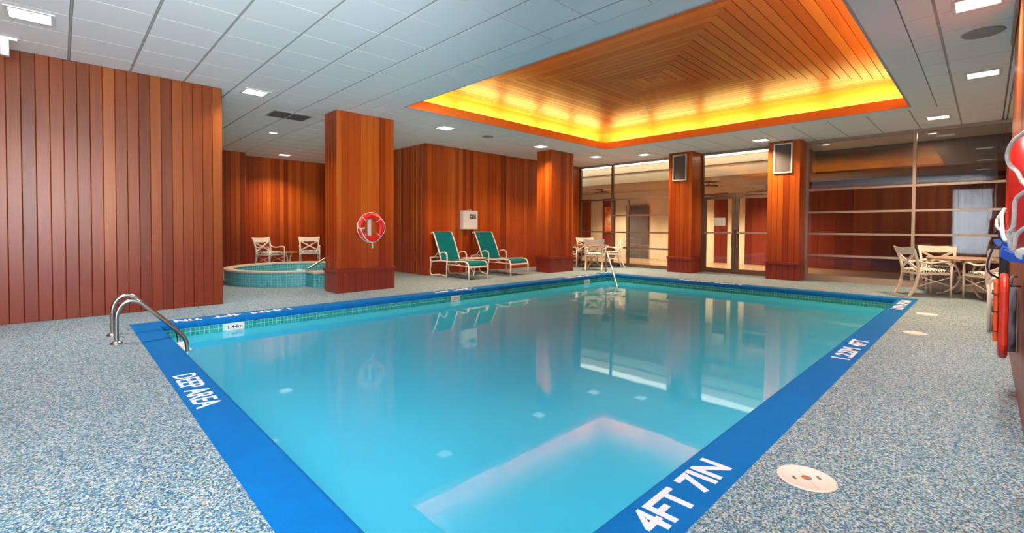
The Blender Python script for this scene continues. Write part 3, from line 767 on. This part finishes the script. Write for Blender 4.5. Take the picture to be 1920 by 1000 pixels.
def text_mesh(name, body, mat, bold=.012, depth=.0012):
    cu = bpy.data.curves.new(name, 'FONT'); cu.body = body; cu.size = 1; cu.offset = bold; cu.extrude = depth; cu.resolution_u = 3
    o = bpy.data.objects.new(name, cu); COL.objects.link(o)
    dg = bpy.context.evaluated_depsgraph_get(); me = bpy.data.meshes.new_from_object(o.evaluated_get(dg))
    bpy.data.objects.remove(o); bpy.data.curves.remove(cu)
    xs = [v.co.x for v in me.vertices]; ys = [v.co.y for v in me.vertices]
    me.materials.clear(); me.materials.append(M[mat])
    return me, min(xs), max(xs), min(ys), max(ys)
def lettering(body, parent, origin, d, up, length, height, mat='letter', name='lettering', bold=.028, depth=.0012):
    me, xa, xb, ya, yb = text_mesh(name, body, mat, bold, 1)
    d, up = Vector(d), Vector(up); n = d.cross(up)
    sx, sy = length / (xb - xa), height / (yb - ya)
    O = Vector(origin)
    me.transform(Matrix(((d.x * sx, up.x * sy, n.x * depth, O.x - d.x * sx * xa - up.x * sy * ya), (d.y * sx, up.y * sy, n.y * depth, O.y - d.y * sx * xa - up.y * sy * ya),
                         (d.z * sx, up.z * sy, n.z * depth, O.z - d.z * sx * xa - up.z * sy * ya), (0, 0, 0, 1))))
    o = bpy.data.objects.new(name, me); COL.objects.link(o); o.parent = parent; return o
def words(body, parent, origin, d, up, length, height):
    n = len(body); k = 0; wd = {'.': .45, 'I': .5, '1': .75, 'M': 1.25, ' ': .8}
    adv = [wd.get(ch, 1) for ch in body]; tot = sum(adv)
    for w_ in body.split(' '):
        if w_:
            a, b = sum(adv[:k]) / tot * length, sum(adv[:k + len(w_)]) / tot * length
            lettering(w_, parent, Vector(origin) + Vector(d) * a, d, up, b - a - .02, height)
        k += len(w_) + 1
ZL = .0005
lettering('DEEP AREA', copings[3], (.63, 4.52, ZL), (0, -1, 0), (1, 0, 0), .92, .15, bold=.012)
words('1.44M 4FT 7IN', copings[2], (2.42, 7.21, ZL), (-1, 0, 0), (0, -1, 0), 1.42, .155)
words('1.22M 4FT', copings[2], (5.92, 7.21, ZL), (-1, 0, 0), (0, -1, 0), 1.0, .15)
words('1.07M 3FT6IN', copings[2], (10.1, 7.21, ZL), (-1, 0, 0), (0, -1, 0), 1.3, .15)
lettering('1.44M', copings[0], (.9, .865, ZL), (1, 0, 0), (0, 1, 0), .62, .155)
lettering('4FT', copings[0], (1.66, .865, ZL), (1, 0, 0), (0, 1, 0), .35, .155)
lettering('7IN', copings[0], (2.08, .865, ZL), (1, 0, 0), (0, 1, 0), .32, .155)
words('1.22M 4FT', copings[0], (5.2, .86, ZL), (1, 0, 0), (0, 1, 0), 1.08, .15)
words('1.07M 3FT6IN', copings[0], (9.1, .865, ZL), (1, 0, 0), (0, 1, 0), 1.3, .15)
words('1.07M 3FT6IN', copings[1], (10.65, 3.7, ZL), (0, 1, 0), (-1, 0, 0), 1.4, .15)
for (a, b), tx in zip(sign_spans, ('1.44m', '1.22m', '1.07m')):
    sg = MB().box(a, b, y1 - .004, y1 + .004, -.18, -.086).build('depth_sign', 'paper', pool)
    lettering(tx, sg, (a + .02, y1 - .0045, -.158), (1, 0, 0), (0, 0, 1), b - a - .04, .048, 'black', 'lettering', .004, .0006)

# pool ladder
ld = tag(empty('pool_ladder', (.4, 6.43, 0)), 'stainless steel pool ladder with two arched handrails by the deep end', 'ladder')
for yy in (-.255, .255):
    P = [(0, yy, 0), (0, yy, .2), (.005, yy, .3), (.04, yy, .385), (.11, yy, .425), (.19, yy, .405), (.25, yy, .345), (.38, yy, .2), (.5, yy, .065), (.57, yy, -.03), (.595, yy, -.12), (.6, yy, -.3), (.6, yy, -.95)]
    MB().tube(smooth_path(P, 4), .021, 12).build('handrail', 'steel', ld)
    MB().lathe([(.02, .028), (.04, .02), (.055, .004), (.055, .001)], 24, (0, yy)).build('flange', 'steel', ld)
for z in (-.3, -.55, -.8): MB().box(.555, .66, -.235, .235, z, z + .03).build('step', 'white_metal', ld, bevel=.005)
MB().box(.57, .64, -.24, .24, -.2, -.17).build('tread', 'white_metal', ld)
# corner grab rail
gr = tag(empty('grab_rail', (10.62, 7.22, 0)), 'single stainless handrail leaning from the far pool corner into the water', 'handrail')
P = [(0, 0, 0), (0, 0, .4), (0, 0, .52), (-.04, -.04, .585), (-.1, -.1, .55), (-.25, -.25, .42), (-.6, -.6, .16), (-1.05, -1.03, -.16), (-1.5, -1.47, -.48), (-1.62, -1.6, -.62), (-1.62, -1.6, -1.1)]
MB().tube(smooth_path(P, 4), .02, 10).build('rail', 'steel', gr)
MB().lathe([(.02, .025), (.05, .015), (.06, .001)], 24).build('flange', 'steel', gr)

# skimmer lids
for (x, y, r, lb) in ((2.565, .585, .125, 'round white skimmer lid in the deck by the near depth lettering'), (8.87, .58, .12, 'round skimmer lid in the deck near the far right corner'), (7.14, .565, .11, 'small round skimmer lid in the right deck')):
    o = tag(empty('skimmer_lid', (x, y, 0)), lb, 'lid')
    MB().lathe([(r, .0005), (r, .004), (r - .012, .006), (r - .014, .004), (0, .004)], 40).build('cover', 'lid', o)
    if x < 3:
        em = MB().prism(arc(0, 0, .022, 0, PI, 10), .0042, .0047).build('emblem', 'orange', o); em.rotation_euler = (0, 0, -.8)
        em = MB().prism(arc(0, 0, .022, PI, 2 * PI, 10), .0042, .0047).build('emblem', 'navy', o); em.rotation_euler = (0, 0, -.8)
        for sx in (-1, 1): MB().box(-.014, .014, -.006, .006, .0042, .0048).build('finger_slot', 'dark', o, (sx * .04, -sx * .042, 0)).rotation_euler = (0, 0, .75)
        MB().box(-r + .02, r - .02, -.0008, .0008, .0041, .0045).build('seam', 'speaker', o).rotation_euler = (0, 0, .75)

# ------------------------------------------------------------ hot tub
HX, HY, HR, HZ = 3.95, 11.12, 1.47, .31
sp = tag(empty('hot_tub', (HX, HY, 0)), 'raised round hot tub clad in small teal tiles', 'hot tub')
MB().lathe([(HR, 0), (HR, HZ - .035)], 72).build('outer_wall', 'grout', sp)
MB().lathe([(HR - .15, HZ - .02), (HR - .15, -.5)], 72).build('inner_wall', 'grout', sp)
MB().lathe([(HR - .16, HZ - .04), (HR - .155, HZ - .004), (HR - .14, HZ), (HR + .005, HZ), (HR + .02, HZ - .012), (HR + .02, HZ - .035), (HR - .05, HZ - .036)], 96).build('rim', 'spa_rim', sp)
MB().disc(HR - .15, -.4, 72).build('basin', 'spa_basin', sp)
tt = MB(); na = int(2 * PI * HR / .055)
for r, rows, sgn in ((HR, 5, 1), (HR - .15, 6, -1)):
    na = int(2 * PI * r / .055)
    for k in range(na):
        a0, a1 = 2 * PI * (k + .05) / na, 2 * PI * (k + .95) / na
        for j in range(rows):
            z0 = (HZ - .04 - (j + 1) * .054) + .002; z1 = z0 + .049; rr = r + sgn * .004
            if z0 < 0 and sgn > 0: continue
            pts = [(rr * math.cos(a), rr * math.sin(a), z) for z in (z0, z1) for a in (a0, a1)]
            bk = [(r * math.cos(a) * .999, r * math.sin(a) * .999, z) for z in (z0, z1) for a in (a0, a1)]
            tt.add(pts, [(0, 1, 3, 2)] if sgn > 0 else [(0, 2, 3, 1)])
to = tt.build('wall_tiles', 'spatile', sp); to['kind'] = 'stuff'
MB().disc(HR - .153, .12, 72).build('water', 'water', sp)
stp = MB().box(-.36, .8, -1.84, -1.36, 0, HZ - .04).build('step_block', 'grout', sp)
stt = MB()
for i in range(21):
    for j in range(5): stt.box(-.36 + i * .0552 + .003, -.36 + (i + 1) * .0552 - .003, -1.845, -1.84, HZ - .04 - (j + 1) * .054 + .002, HZ - .04 - j * .054 - .003)
for i in range(8):
    for j in range(5): stt.box(-.365, -.36, -1.84 + i * .056 + .003, -1.84 + (i + 1) * .056 - .003, HZ - .04 - (j + 1) * .054 + .002, HZ - .04 - j * .054 - .003)
so = stt.build('step_tiles', 'spatile', stp); so['kind'] = 'stuff'
MB().box(-.38, .82, -1.86, -1.34, HZ - .04, HZ).build('step_cap', 'spa_rim', stp, bevel=.01)
hr = tag(empty('tub_rail', (3.78, 10.0, HZ)), 'steel handrail rising from the hot tub rim behind the column', 'handrail')
MB().tube(smooth_path([(-.06, 0, .024), (0, 0, .03), (.4, .0, .26), (.75, 0, .5), (.9, 0, .5), (.95, 0, .4), (.95, 0, .003)], 4), .02, 10).build('rail', 'steel', hr)

# ------------------------------------------------------------ chairs
def make_chair(name):
    """origin on the floor under the seat centre, facing +y"""
    t = empty(name)
    for sx in (-1, 1):
        P = [(sx * .23, -.36, 0), (sx * .235, -.29, .14), (sx * .24, -.25, .30), (sx * .245, -.235, .45), (sx * .255, -.26, .62), (sx * .27, -.31, .80), (sx * .285, -.335, .86)]
        MB().tube(smooth_path(P, 3), .016, 4, ry=.02, up=(1, 0, 0)).build('back_post', 'chair_paint', t)
        MB().tube([(sx * .27, .25, 0), (sx * .27, .255, .56)], .017, 8).build('leg', 'chair_paint', t)
        A = [(sx * .255, -.265, .66), (sx * .275, -.2, .625), (sx * .285, -.05, .61), (sx * .285, .1, .635), (sx * .28, .2, .635), (sx * .272, .245, .60), (sx * .27, .255, .55)]
        MB().tube(smooth_path(A, 4), .016, 8).build('arm', 'chair_paint', t)
        MB().tube([(sx * .262, .25, .36), (sx * .238, -.28, .17)], .008, 6).build('stretcher', 'chair_paint', t)
        MB().tube([(sx * .262, .25, .20), (sx * .24, -.25, .38)], .008, 6).build('stretcher', 'chair_paint', t)
    # crest rail, bowed backwards
    m = MB(); n = 10; vs = []
    for i in range(n + 1):
        u = -1 + 2 * i / n; x = u * .30; y = -.335 - .03 * (1 - u * u); zt = .905 - .02 * (1 - u * u); zb = .79 - .035 * (1 - u * u) + (.045 if abs(u) > .95 else 0)
        vs += [(x, y + .02, zb), (x, y - .012, zt), (x, y - .032, zt), (x, y + .0, zb)]
    fs = []
    for i in range(n):
        for j in range(4): fs.append((i * 4 + j, i * 4 + (j + 1) % 4, (i + 1) * 4 + (j + 1) % 4, (i + 1) * 4 + j))
    fs += [(3, 2, 1, 0), (n * 4, n * 4 + 1, n * 4 + 2, n * 4 + 3)]
    m.add(vs, fs).build('crest_rail', 'chair_paint', t)
    MB().tube([(-.235, -.245, .50), (0, -.29, .63), (.25, -.315, .775)], .011, 4, ry=.019, up=(0, 0, 1)).build('cross_bar', 'chair_paint', t)
    MB().tube([(.235, -.25, .50), (0, -.295, .63), (-.25, -.32, .775)], .011, 4, ry=.019, up=(0, 0, 1)).build('cross_bar', 'chair_paint', t)
    MB().box(-.25, .25, -.26, -.225, .40, .44).box(-.28, .28, .225, .26, .40, .44).box(-.275, -.24, -.23, .23, .40, .44).box(.24, .275, -.23, .23, .40, .44).build('seat_frame', 'chair_paint', t)
    m = MB(); prof = [(.20, .425), (.245, .43), (.262, .455), (.25, .485), (.2, .498), (0, .502)]
    vs = []; fs = []; nn = 24
    for r, z in prof:
        for j in range(nn):
            a = 2 * PI * j / nn; ca, sa = math.cos(a), math.sin(a); k = (abs(ca) ** 5 + abs(sa) ** 5) ** (-.2)
            vs.append((r * ca * k, r * sa * k, z))
    for i in range(len(prof) - 1):
        for j in range(nn): fs.append((i * nn + j, i * nn + (j + 1) % nn, (i + 1) * nn + (j + 1) % nn, (i + 1) * nn + j))
    m.add(vs, fs, True).build('cushion', 'cushion', t)
    return t
chair0 = None
def chair(x, y, fx, fy, label, group):
    global chair0
    if chair0 is None: chair0 = make_chair('armchair'); o = chair0
    else: o = copy_tree(chair0)
    o.location = (x, y, 0); o.rotation_euler = (0, 0, math.atan2(-fx, fy))
    return tag(o, label, 'chair', group)
CG = 'cross back garden armchairs'
CB = 'cream cross back armchair '
chair(11.5, .79, .54, -.84, CB + 'at the table by the right window, back to the pool', CG)
chair(12.5, .62, -.9, -.25, CB + 'at the table, back to the right window', CG)
chair(11.45, -.09, .83, .55, CB + 'at the right table, back to the rescue gear wall', CG)
chair(8.2, -.3, .05, 1, CB + 'standing alone behind the red rescue float', CG)
chair(11.28, 8.05, .88, .48, CB + 'at the corner table, back to the pool', CG)
chair(12.38, 8.2, -.716, .698, CB + 'at the corner table, near the handrail side', CG)
chair(11.22, 9.12, .8, -.45, CB + 'at the corner table, half behind the second column', CG)
chair(12.45, 9.2, -.6, -.8, CB + 'at the corner table, against the board wall', CG)
chair(4.28, 14.25, .45, -.9, CB + 'behind the hot tub, turned beside a small table', CG)
chair(5.42, 14.35, -.32, -.94, CB + 'behind the hot tub, facing the column', CG)
def round_table(x, y, r, z, label, name='dining_table'):
    o = tag(empty(name, (x, y, 0)), label, 'table')
    MB().lathe([(0, z - .03), (r - .02, z - .03), (r, z - .02), (r, z - .005), (r - .015, z), (0, z)], 48).build('table_top', 'tabletop', o)
    for k in range(4):
        a = k * PI / 2 + .4; ca, sa = math.cos(a), math.sin(a); q = r * .75
        MB().tube(smooth_path([(ca * q * .55, sa * q * .55, z - .03), (ca * q * .3, sa * q * .3, z * .6), (ca * q * .35, sa * q * .35, z * .3), (ca * q * .7, sa * q * .7, .06), (ca * q, sa * q, .012)], 4), .018, 6).build('leg', 'chair_paint', o)
    MB().lathe([(r * .25, z * .5), (r * .27, z * .5 - .012), (r * .25, z * .5 - .024)], 24).build('brace_ring', 'chair_paint', o)
    return o
round_table(12.0, .22, .6, .7, 'round dining table with curved legs by the right window')
round_table(11.95, 8.68, .55, .7, 'round dining table in the far corner by the window')
round_table(4.87, 14.5, .26, .46, 'small round side table between the two hot tub chairs', 'side_table')
# ------------------------------------------------------------ loungers
def lounger(cx, hw, label):
    t = tag(empty('sun_lounger', (cx, 9.0, 0)), label, 'lounger', 'teal sling loungers')
    Y = lambda pts, x: [(x, a - 9.0, b) for a, b in pts]
    for sx in (-1, 1):
        x = sx * hw
        MB().tube(smooth_path(Y([(9.80, 1.06), (9.77, 1.09), (9.71, 1.08), (9.66, 1.0), (9.54, .78), (9.36, .40)], x), 4), .017, 8).build('back_rail', 'chair_paint', t)
        MB().tube(smooth_path(Y([(9.44, .54), (9.36, .585), (9.24, .605), (9.15, .585), (9.11, .52), (9.11, .40)], x * 1.05), 4), .017, 8).build('arm', 'chair_paint', t)
        MB().tube(Y([(9.11, .42), (9.13, .0)], x * 1.05), .017, 8).build('leg', 'chair_paint', t)
        MB().tube(smooth_path(Y([(9.85, .45), (9.82, .38), (9.81, .28), (9.84, .14), (9.82, .05), (9.74, .02), (9.48, .045), (9.3, .035), (9.13, .02)], x), 4), .016, 8).build('rear_leg', 'chair_paint', t)
        MB().tube(smooth_path(Y([(9.82, .34), (9.6, .37), (9.36, .39), (8.98, .385), (8.62, .41), (8.42, .41), (8.33, .375), (8.29, .28)], x), 4), .018, 8).build('seat_rail', 'chair_paint', t)
        MB().tube(Y([(8.29, .32), (8.29, .0)], x), .019, 8).build('leg', 'chair_paint', t)
        MB().tube(Y([(9.12, .31), (8.52, .315), (8.31, .37)] if 0 else [(9.12, .315), (8.30, .315)], x), .013, 8).build('side_brace', 'chair_paint', t)
        MB().tube(Y([(8.85, .38), (8.6, .32)], x * .96), .012, 8).build('side_brace', 'chair_paint', t)
        MB().tube(smooth_path(Y([(9.48, .63), (9.58, .53), (9.7, .46), (9.85, .45)], x * .97), 3), .012, 8).build('back_support', 'chair_paint', t)
    MB().tube([(-hw, .85, .45), (hw, .85, .45)], .014, 8).build('cross_bar', 'chair_paint', t)
    MB().tube([(-hw, -.71, .29), (hw, -.71, .29)], .02, 8).build('cross_bar', 'chair_paint', t)
    MB().tube([(-hw, .79, 1.09), (hw, .79, 1.09)], .012, 8).build('cross_bar', 'chair_paint', t)
    def sling(pts, nm):
        m = MB(); n = len(pts)
        for i in range(n - 1):
            (ya, za), (yb, zb) = pts[i], pts[i + 1]
            for d in (0, .006):
                m.quad((-hw, ya - 9, za - d), (hw, ya - 9, za - d), (hw, yb - 9, zb - d), (-hw, yb - 9, zb - d))
        m.build(nm, 'sling', t)
    sling([(9.76, 1.095), (9.70, 1.075), (9.66, 1.0), (9.54, .78), (9.37, .42)], 'back_sling')
    sling([tuple(p)[1:] for p in smooth_path([(0, 9.34, .395), (0, 8.98, .385), (0, 8.62, .413), (0, 8.42, .415), (0, 8.335, .385), (0, 8.305, .33)], 3)], 'seat_sling')
    return t
lounger(6.995, .285, 'teal sling sun lounger at the corner of the board wall')
lounger(8.36, .31, 'teal sling sun lounger nearer the second column')
o = tag(empty('low_table', (7.68, 9.25, 0)), 'low slatted table standing between the two sun loungers', 'table')
for i in range(7): MB().box(-.27, .27, -.25 + i * .073, -.25 + i * .073 + .055, .42, .435).build('slat', 'chair_paint', o)
MB().box(-.26, -.22, -.24, .25, .395, .42).box(.22, .26, -.24, .25, .395, .42).build('rail', 'chair_paint', o)
for k in range(4):
    a = PI / 4 + k * PI / 2; ca, sa = math.cos(a), math.sin(a)
    MB().tube(smooth_path([(ca * .3, sa * .3, .40), (ca * .12, sa * .12, .2), (ca * .18, sa * .18, .06), (ca * .34, sa * .34, .012)], 4), .013, 6).build('leg', 'chair_paint', o)

# ------------------------------------------------------------ first aid box
fa = tag(empty('first_aid_box', (7.92, YB, 1.17)), 'white metal first aid cabinet on the board wall above the loungers', 'cabinet')
MB().box(-.25, .25, -.14, -.005, 0, .5).build('body', 'white_metal', fa, bevel=.006)
MB().box(-.245, .245, -.155, -.142, .005, .495).build('door', 'white_metal', fa, bevel=.004)
MB().tube(smooth_path([(-.05, -.1, .5), (-.04, -.1, .535), (.04, -.1, .535), (.05, -.1, .5)], 4), .006, 6).build('handle', 'white_metal', fa)
sgn = MB().box(-.02, .18, -.160, -.1555, .28, .40).build('first_aid_sign', 'green', fa)
MB().box(.012, .03, -.1625, -.1605, .305, .375).box(-.014, .056, -.1625, -.1605, .331, .349).build('cross', 'paper', sgn)
lettering('FIRST', sgn, (.07, -.1605, .347), (1, 0, 0), (0, 0, 1), .10, .03, 'paper', 'lettering', .01, .0006)
lettering('AID', sgn, (.07, -.1605, .302), (1, 0, 0), (0, 0, 1), .075, .03, 'paper', 'lettering', .01, .0006)

# ------------------------------------------------------------ life rings
def torus(R, r, n=48, k=14):
    m = MB(); m.tube([(R * math.cos(2 * PI * i / n), 0, R * math.sin(2 * PI * i / n)) for i in range(n)], r, k, closed=True, ry=r * .92, up=(0, 1, 0)); return m
lr = tag(empty('life_ring', (4.205, 8.125, 1.2)), 'red life ring with white rope hanging on the wide column', 'life ring')
torus(.213, .054).build('ring', 'red', lr)
for k in range(4):
    a0 = PI / 4 + k * PI / 2; pts = []
    for i in range(9):
        a = a0 + PI / 2 * i / 8; R = .272 + .012 * math.sin(PI * i / 8); pts.append((R * math.cos(a), -.0 - .02 * math.sin(PI * i / 8), R * math.sin(a)))
    MB().tube(pts, .007, 6).build('grab_rope', 'rope', lr)
    b_ = MB(); b_.tube([(.213 * math.cos(a0) + .061 * math.cos(u) * math.cos(a0), .058 * math.sin(u), .213 * math.sin(a0) + .061 * math.cos(u) * math.sin(a0)) for u in [2 * PI * i / 12 for i in range(12)]], .006, 6, closed=True)
    b_.build('rope_band', 'rope', lr)
MB().tube(smooth_path([(-.28, -.02, .08), (-.275, -.05, -.01), (-.22, -.075, -.02), (-.16, -.07, -.005)], 4), .012, 6).build('knot', 'rope', lr)
MB().tube(smooth_path([(-.24, -.07, -.02), (-.2, -.075, -.12), (-.13, -.07, -.22), (-.05, -.06, -.265), (-.01, -.06, -.29), (0, -.055, -.37)], 4), .009, 6).build('tail_rope', 'rope', lr)
MB().tube([(0, -.055, -.29), (0, -.055, -.39)], .014, 6, taper=[.6, 1.2]).build('rope_end', 'rope', lr)
MB().box(-.035, .03, .05, .07, -.2, .17).build('hanger', 'white_metal', lr)

# second ring and the rescue gear on the right wall (all hang on the wall plane, so X fixes the distance)
def at(px, py, X):
    d = MC.transposed() @ Vector(((px - 960) / F_PX, 1, -(py - CY) / F_PX)); return Vector((d.x * X / d.x, d.y * X / d.x, CAM_H + d.z * X / d.x))
LR = Vector((2.95, YR + .062, 1.37))
lr2 = tag(empty('life_ring', LR), 'red life ring with thick white rope hanging on the right wall', 'life ring')
torus(.195, .056).build('ring', 'red', lr2)
def rope(pts, name, r=.0075):
    MB().tube(smooth_path([at(p[0], p[1], p[2] * .93) - LR for p in pts], 5), r, 8).build(name, 'rope', lr2)
rope([(1935, 236, 2.75), (1919, 250, 2.8), (1901, 264, 2.85), (1889, 288, 2.9), (1893, 309, 2.9), (1907, 322, 2.8), (1917, 340, 2.75), (1930, 352, 2.7)], 'grab_rope')
rope([(1930, 356, 2.7), (1917, 363, 2.75), (1904, 377, 2.8), (1902, 405, 2.8), (1899, 428, 2.82), (1892, 436, 2.85), (1893, 446, 2.85), (1902, 440, 2.85), (1899, 430, 2.84)], 'grab_rope')
rope([(1885, 392, 3.12), (1879, 402, 3.1), (1879, 425, 3.05), (1882, 445, 3.0), (1888, 452, 2.95), (1898, 447, 2.92), (1904, 436, 2.9)], 'grab_rope')
rope([(1879, 398, 3.25), (1870, 412, 3.25), (1869, 424, 3.22), (1876, 432, 3.2), (1884, 433, 3.15)], 'tail_rope', .006)
rope([(1893, 448, 2.8), (1895, 462, 2.8), (1898, 473, 2.8), (1902, 460, 2.8), (1906, 442, 2.8), (1918, 430, 2.75), (1932, 424, 2.7)], 'tail_rope')
MB().box(-.015, .015, -.06, -.045, .1, .55).build('hanger', 'alu', lr2)
def gear(name, X, label, cat): 
    O = Vector((X, YR, 1.0)); return tag(empty(name, O), label, cat), O
hk, O = gear('wall_hook', 2.55, 'bright blue curved wall hook below the right life ring', 'hook')
MB().tube(smooth_path([at(*p) - O for p in ((1945, 492, 2.45), (1920, 486, 2.5), (1900, 483, 2.55), (1886, 477, 2.58), (1882, 470, 2.6), (1886, 464, 2.6))], 5), .008, 4, ry=.016).build('hook', 'bluehook', hk)
MB().lathe([(0, -.008), (.022, -.008), (.022, .008), (0, .008)], 20).build('disc', 'white_metal', hk, at(1919, 476, 2.5) - O).rotation_euler = (0, PI / 2, 0)
hk2, O = gear('wall_hook', 3.5, 'small blue wall hook beside the thin blue cord', 'hook')
MB().tube(smooth_path([at(*p) - O for p in ((1905, 462, 3.45), (1890, 460, 3.5), (1877, 458, 3.5), (1870, 453, 3.5), (1869, 449, 3.5))], 4), .007, 4, ry=.013).build('hook', 'bluehook', hk2)
cb, O = gear('blue_cord', 3.65, 'thin dark blue cord looping out beside the right wall', 'cord')
M['navycord'] = plain('navy_cord', rgb(22, 34, 78), .6)
MB().tube(smooth_path([Vector((3.65, YR, 1.19)) - O] + [at(*p) - O for p in ((1880, 432, 3.65), (1872, 448, 3.65), (1860, 470, 3.65), (1852, 492, 3.65), (1852, 506, 3.65), (1858, 514, 3.65), (1872, 522, 3.7))], 5), .005, 6).build('cord', 'navycord', cb)
rf = tag(empty('rescue_float', (4.6, YR, .33)), 'red rounded rescue float with an orange block hanging low on the right wall', 'float')
m = MB(); poly = [(x, .47 + .6 * y) for x, y in arc(0, 0, .19, 0, PI, 10)] + [(x, .12 + .6 * y) for x, y in arc(0, 0, .19, PI, 2 * PI, 10)]
n = len(poly); vs = [(x, .060, z) for x, z in poly] + [(x, .106, z) for x, z in poly]
m.add(vs, [tuple(range(n)), tuple(reversed(range(n, 2 * n)))] + [(i, n + i, n + (i + 1) % n, (i + 1) % n) for i in range(n)]).build('float_body', 'redboard', rf, bevel=.018)
MB().box(-.13, .13, .108, .13, .13, .53).build('float_block', 'orange', rf, bevel=.009)
for z in (.2, .33, .45): MB().tube([(-.135, .1, z), (-.132, .134, z), (.132, .134, z), (.135, .1, z)], .004, 6).build('strap', 'black', rf)
MB().tube([(0, .002, .5), (0, .062, .5)], .008, 6).build('peg', 'black', rf)
bg = tag(empty('cloth_bag', (5.1, YR, .30)), 'crumpled grey cloth bag hanging on the right wall behind the float', 'bag')
m = MB(); vs = []; fs = []; nz, na = 16, 18
for i in range(nz + 1):
    v = i / nz; z = v * .48
    r = (.12 * (1 - .6 * v) + .018 * math.sin(v * 11)) * (math.sin(min(1, v * 5 + .25) * PI / 2))
    for j in range(na):
        a = 2 * PI * j / na; k = 1 + .14 * math.sin(3 * a + v * 9) + .1 * math.sin(5 * a - v * 17)
        vs.append((r * k * math.cos(a), .034 + min(.03, r) * math.sin(a) * (.85 + .15 * k), z))
for i in range(nz):
    for j in range(na): fs.append((i * na + j, i * na + (j + 1) % na, (i + 1) * na + (j + 1) % na, (i + 1) * na + j))
fs += [tuple(reversed(range(na))), tuple(nz * na + j for j in range(na))]
m.add(vs, fs, True).build('bag_body', 'navy', bg)
MB().tube(smooth_path([(0, .034, .47), (-.02, .04, .52), (0, .03, .56)], 4), .012, 6).build('drawstring', 'navy', bg)
MB().tube([(0, .002, .56), (0, .05, .56)], .006, 6).build('peg', 'black', bg)
bx_ = tag(empty('wall_box', (7.36, YR, .68)), 'tall black box mounted at the far end of the right wall', 'box')
MB().box(-.09, .09, .003, .062, 0, .46).build('case', 'black', bx_, bevel=.006)
MB().box(-.085, .085, .064, .07, .01, .45).build('cover', 'black', bx_, bevel=.003)
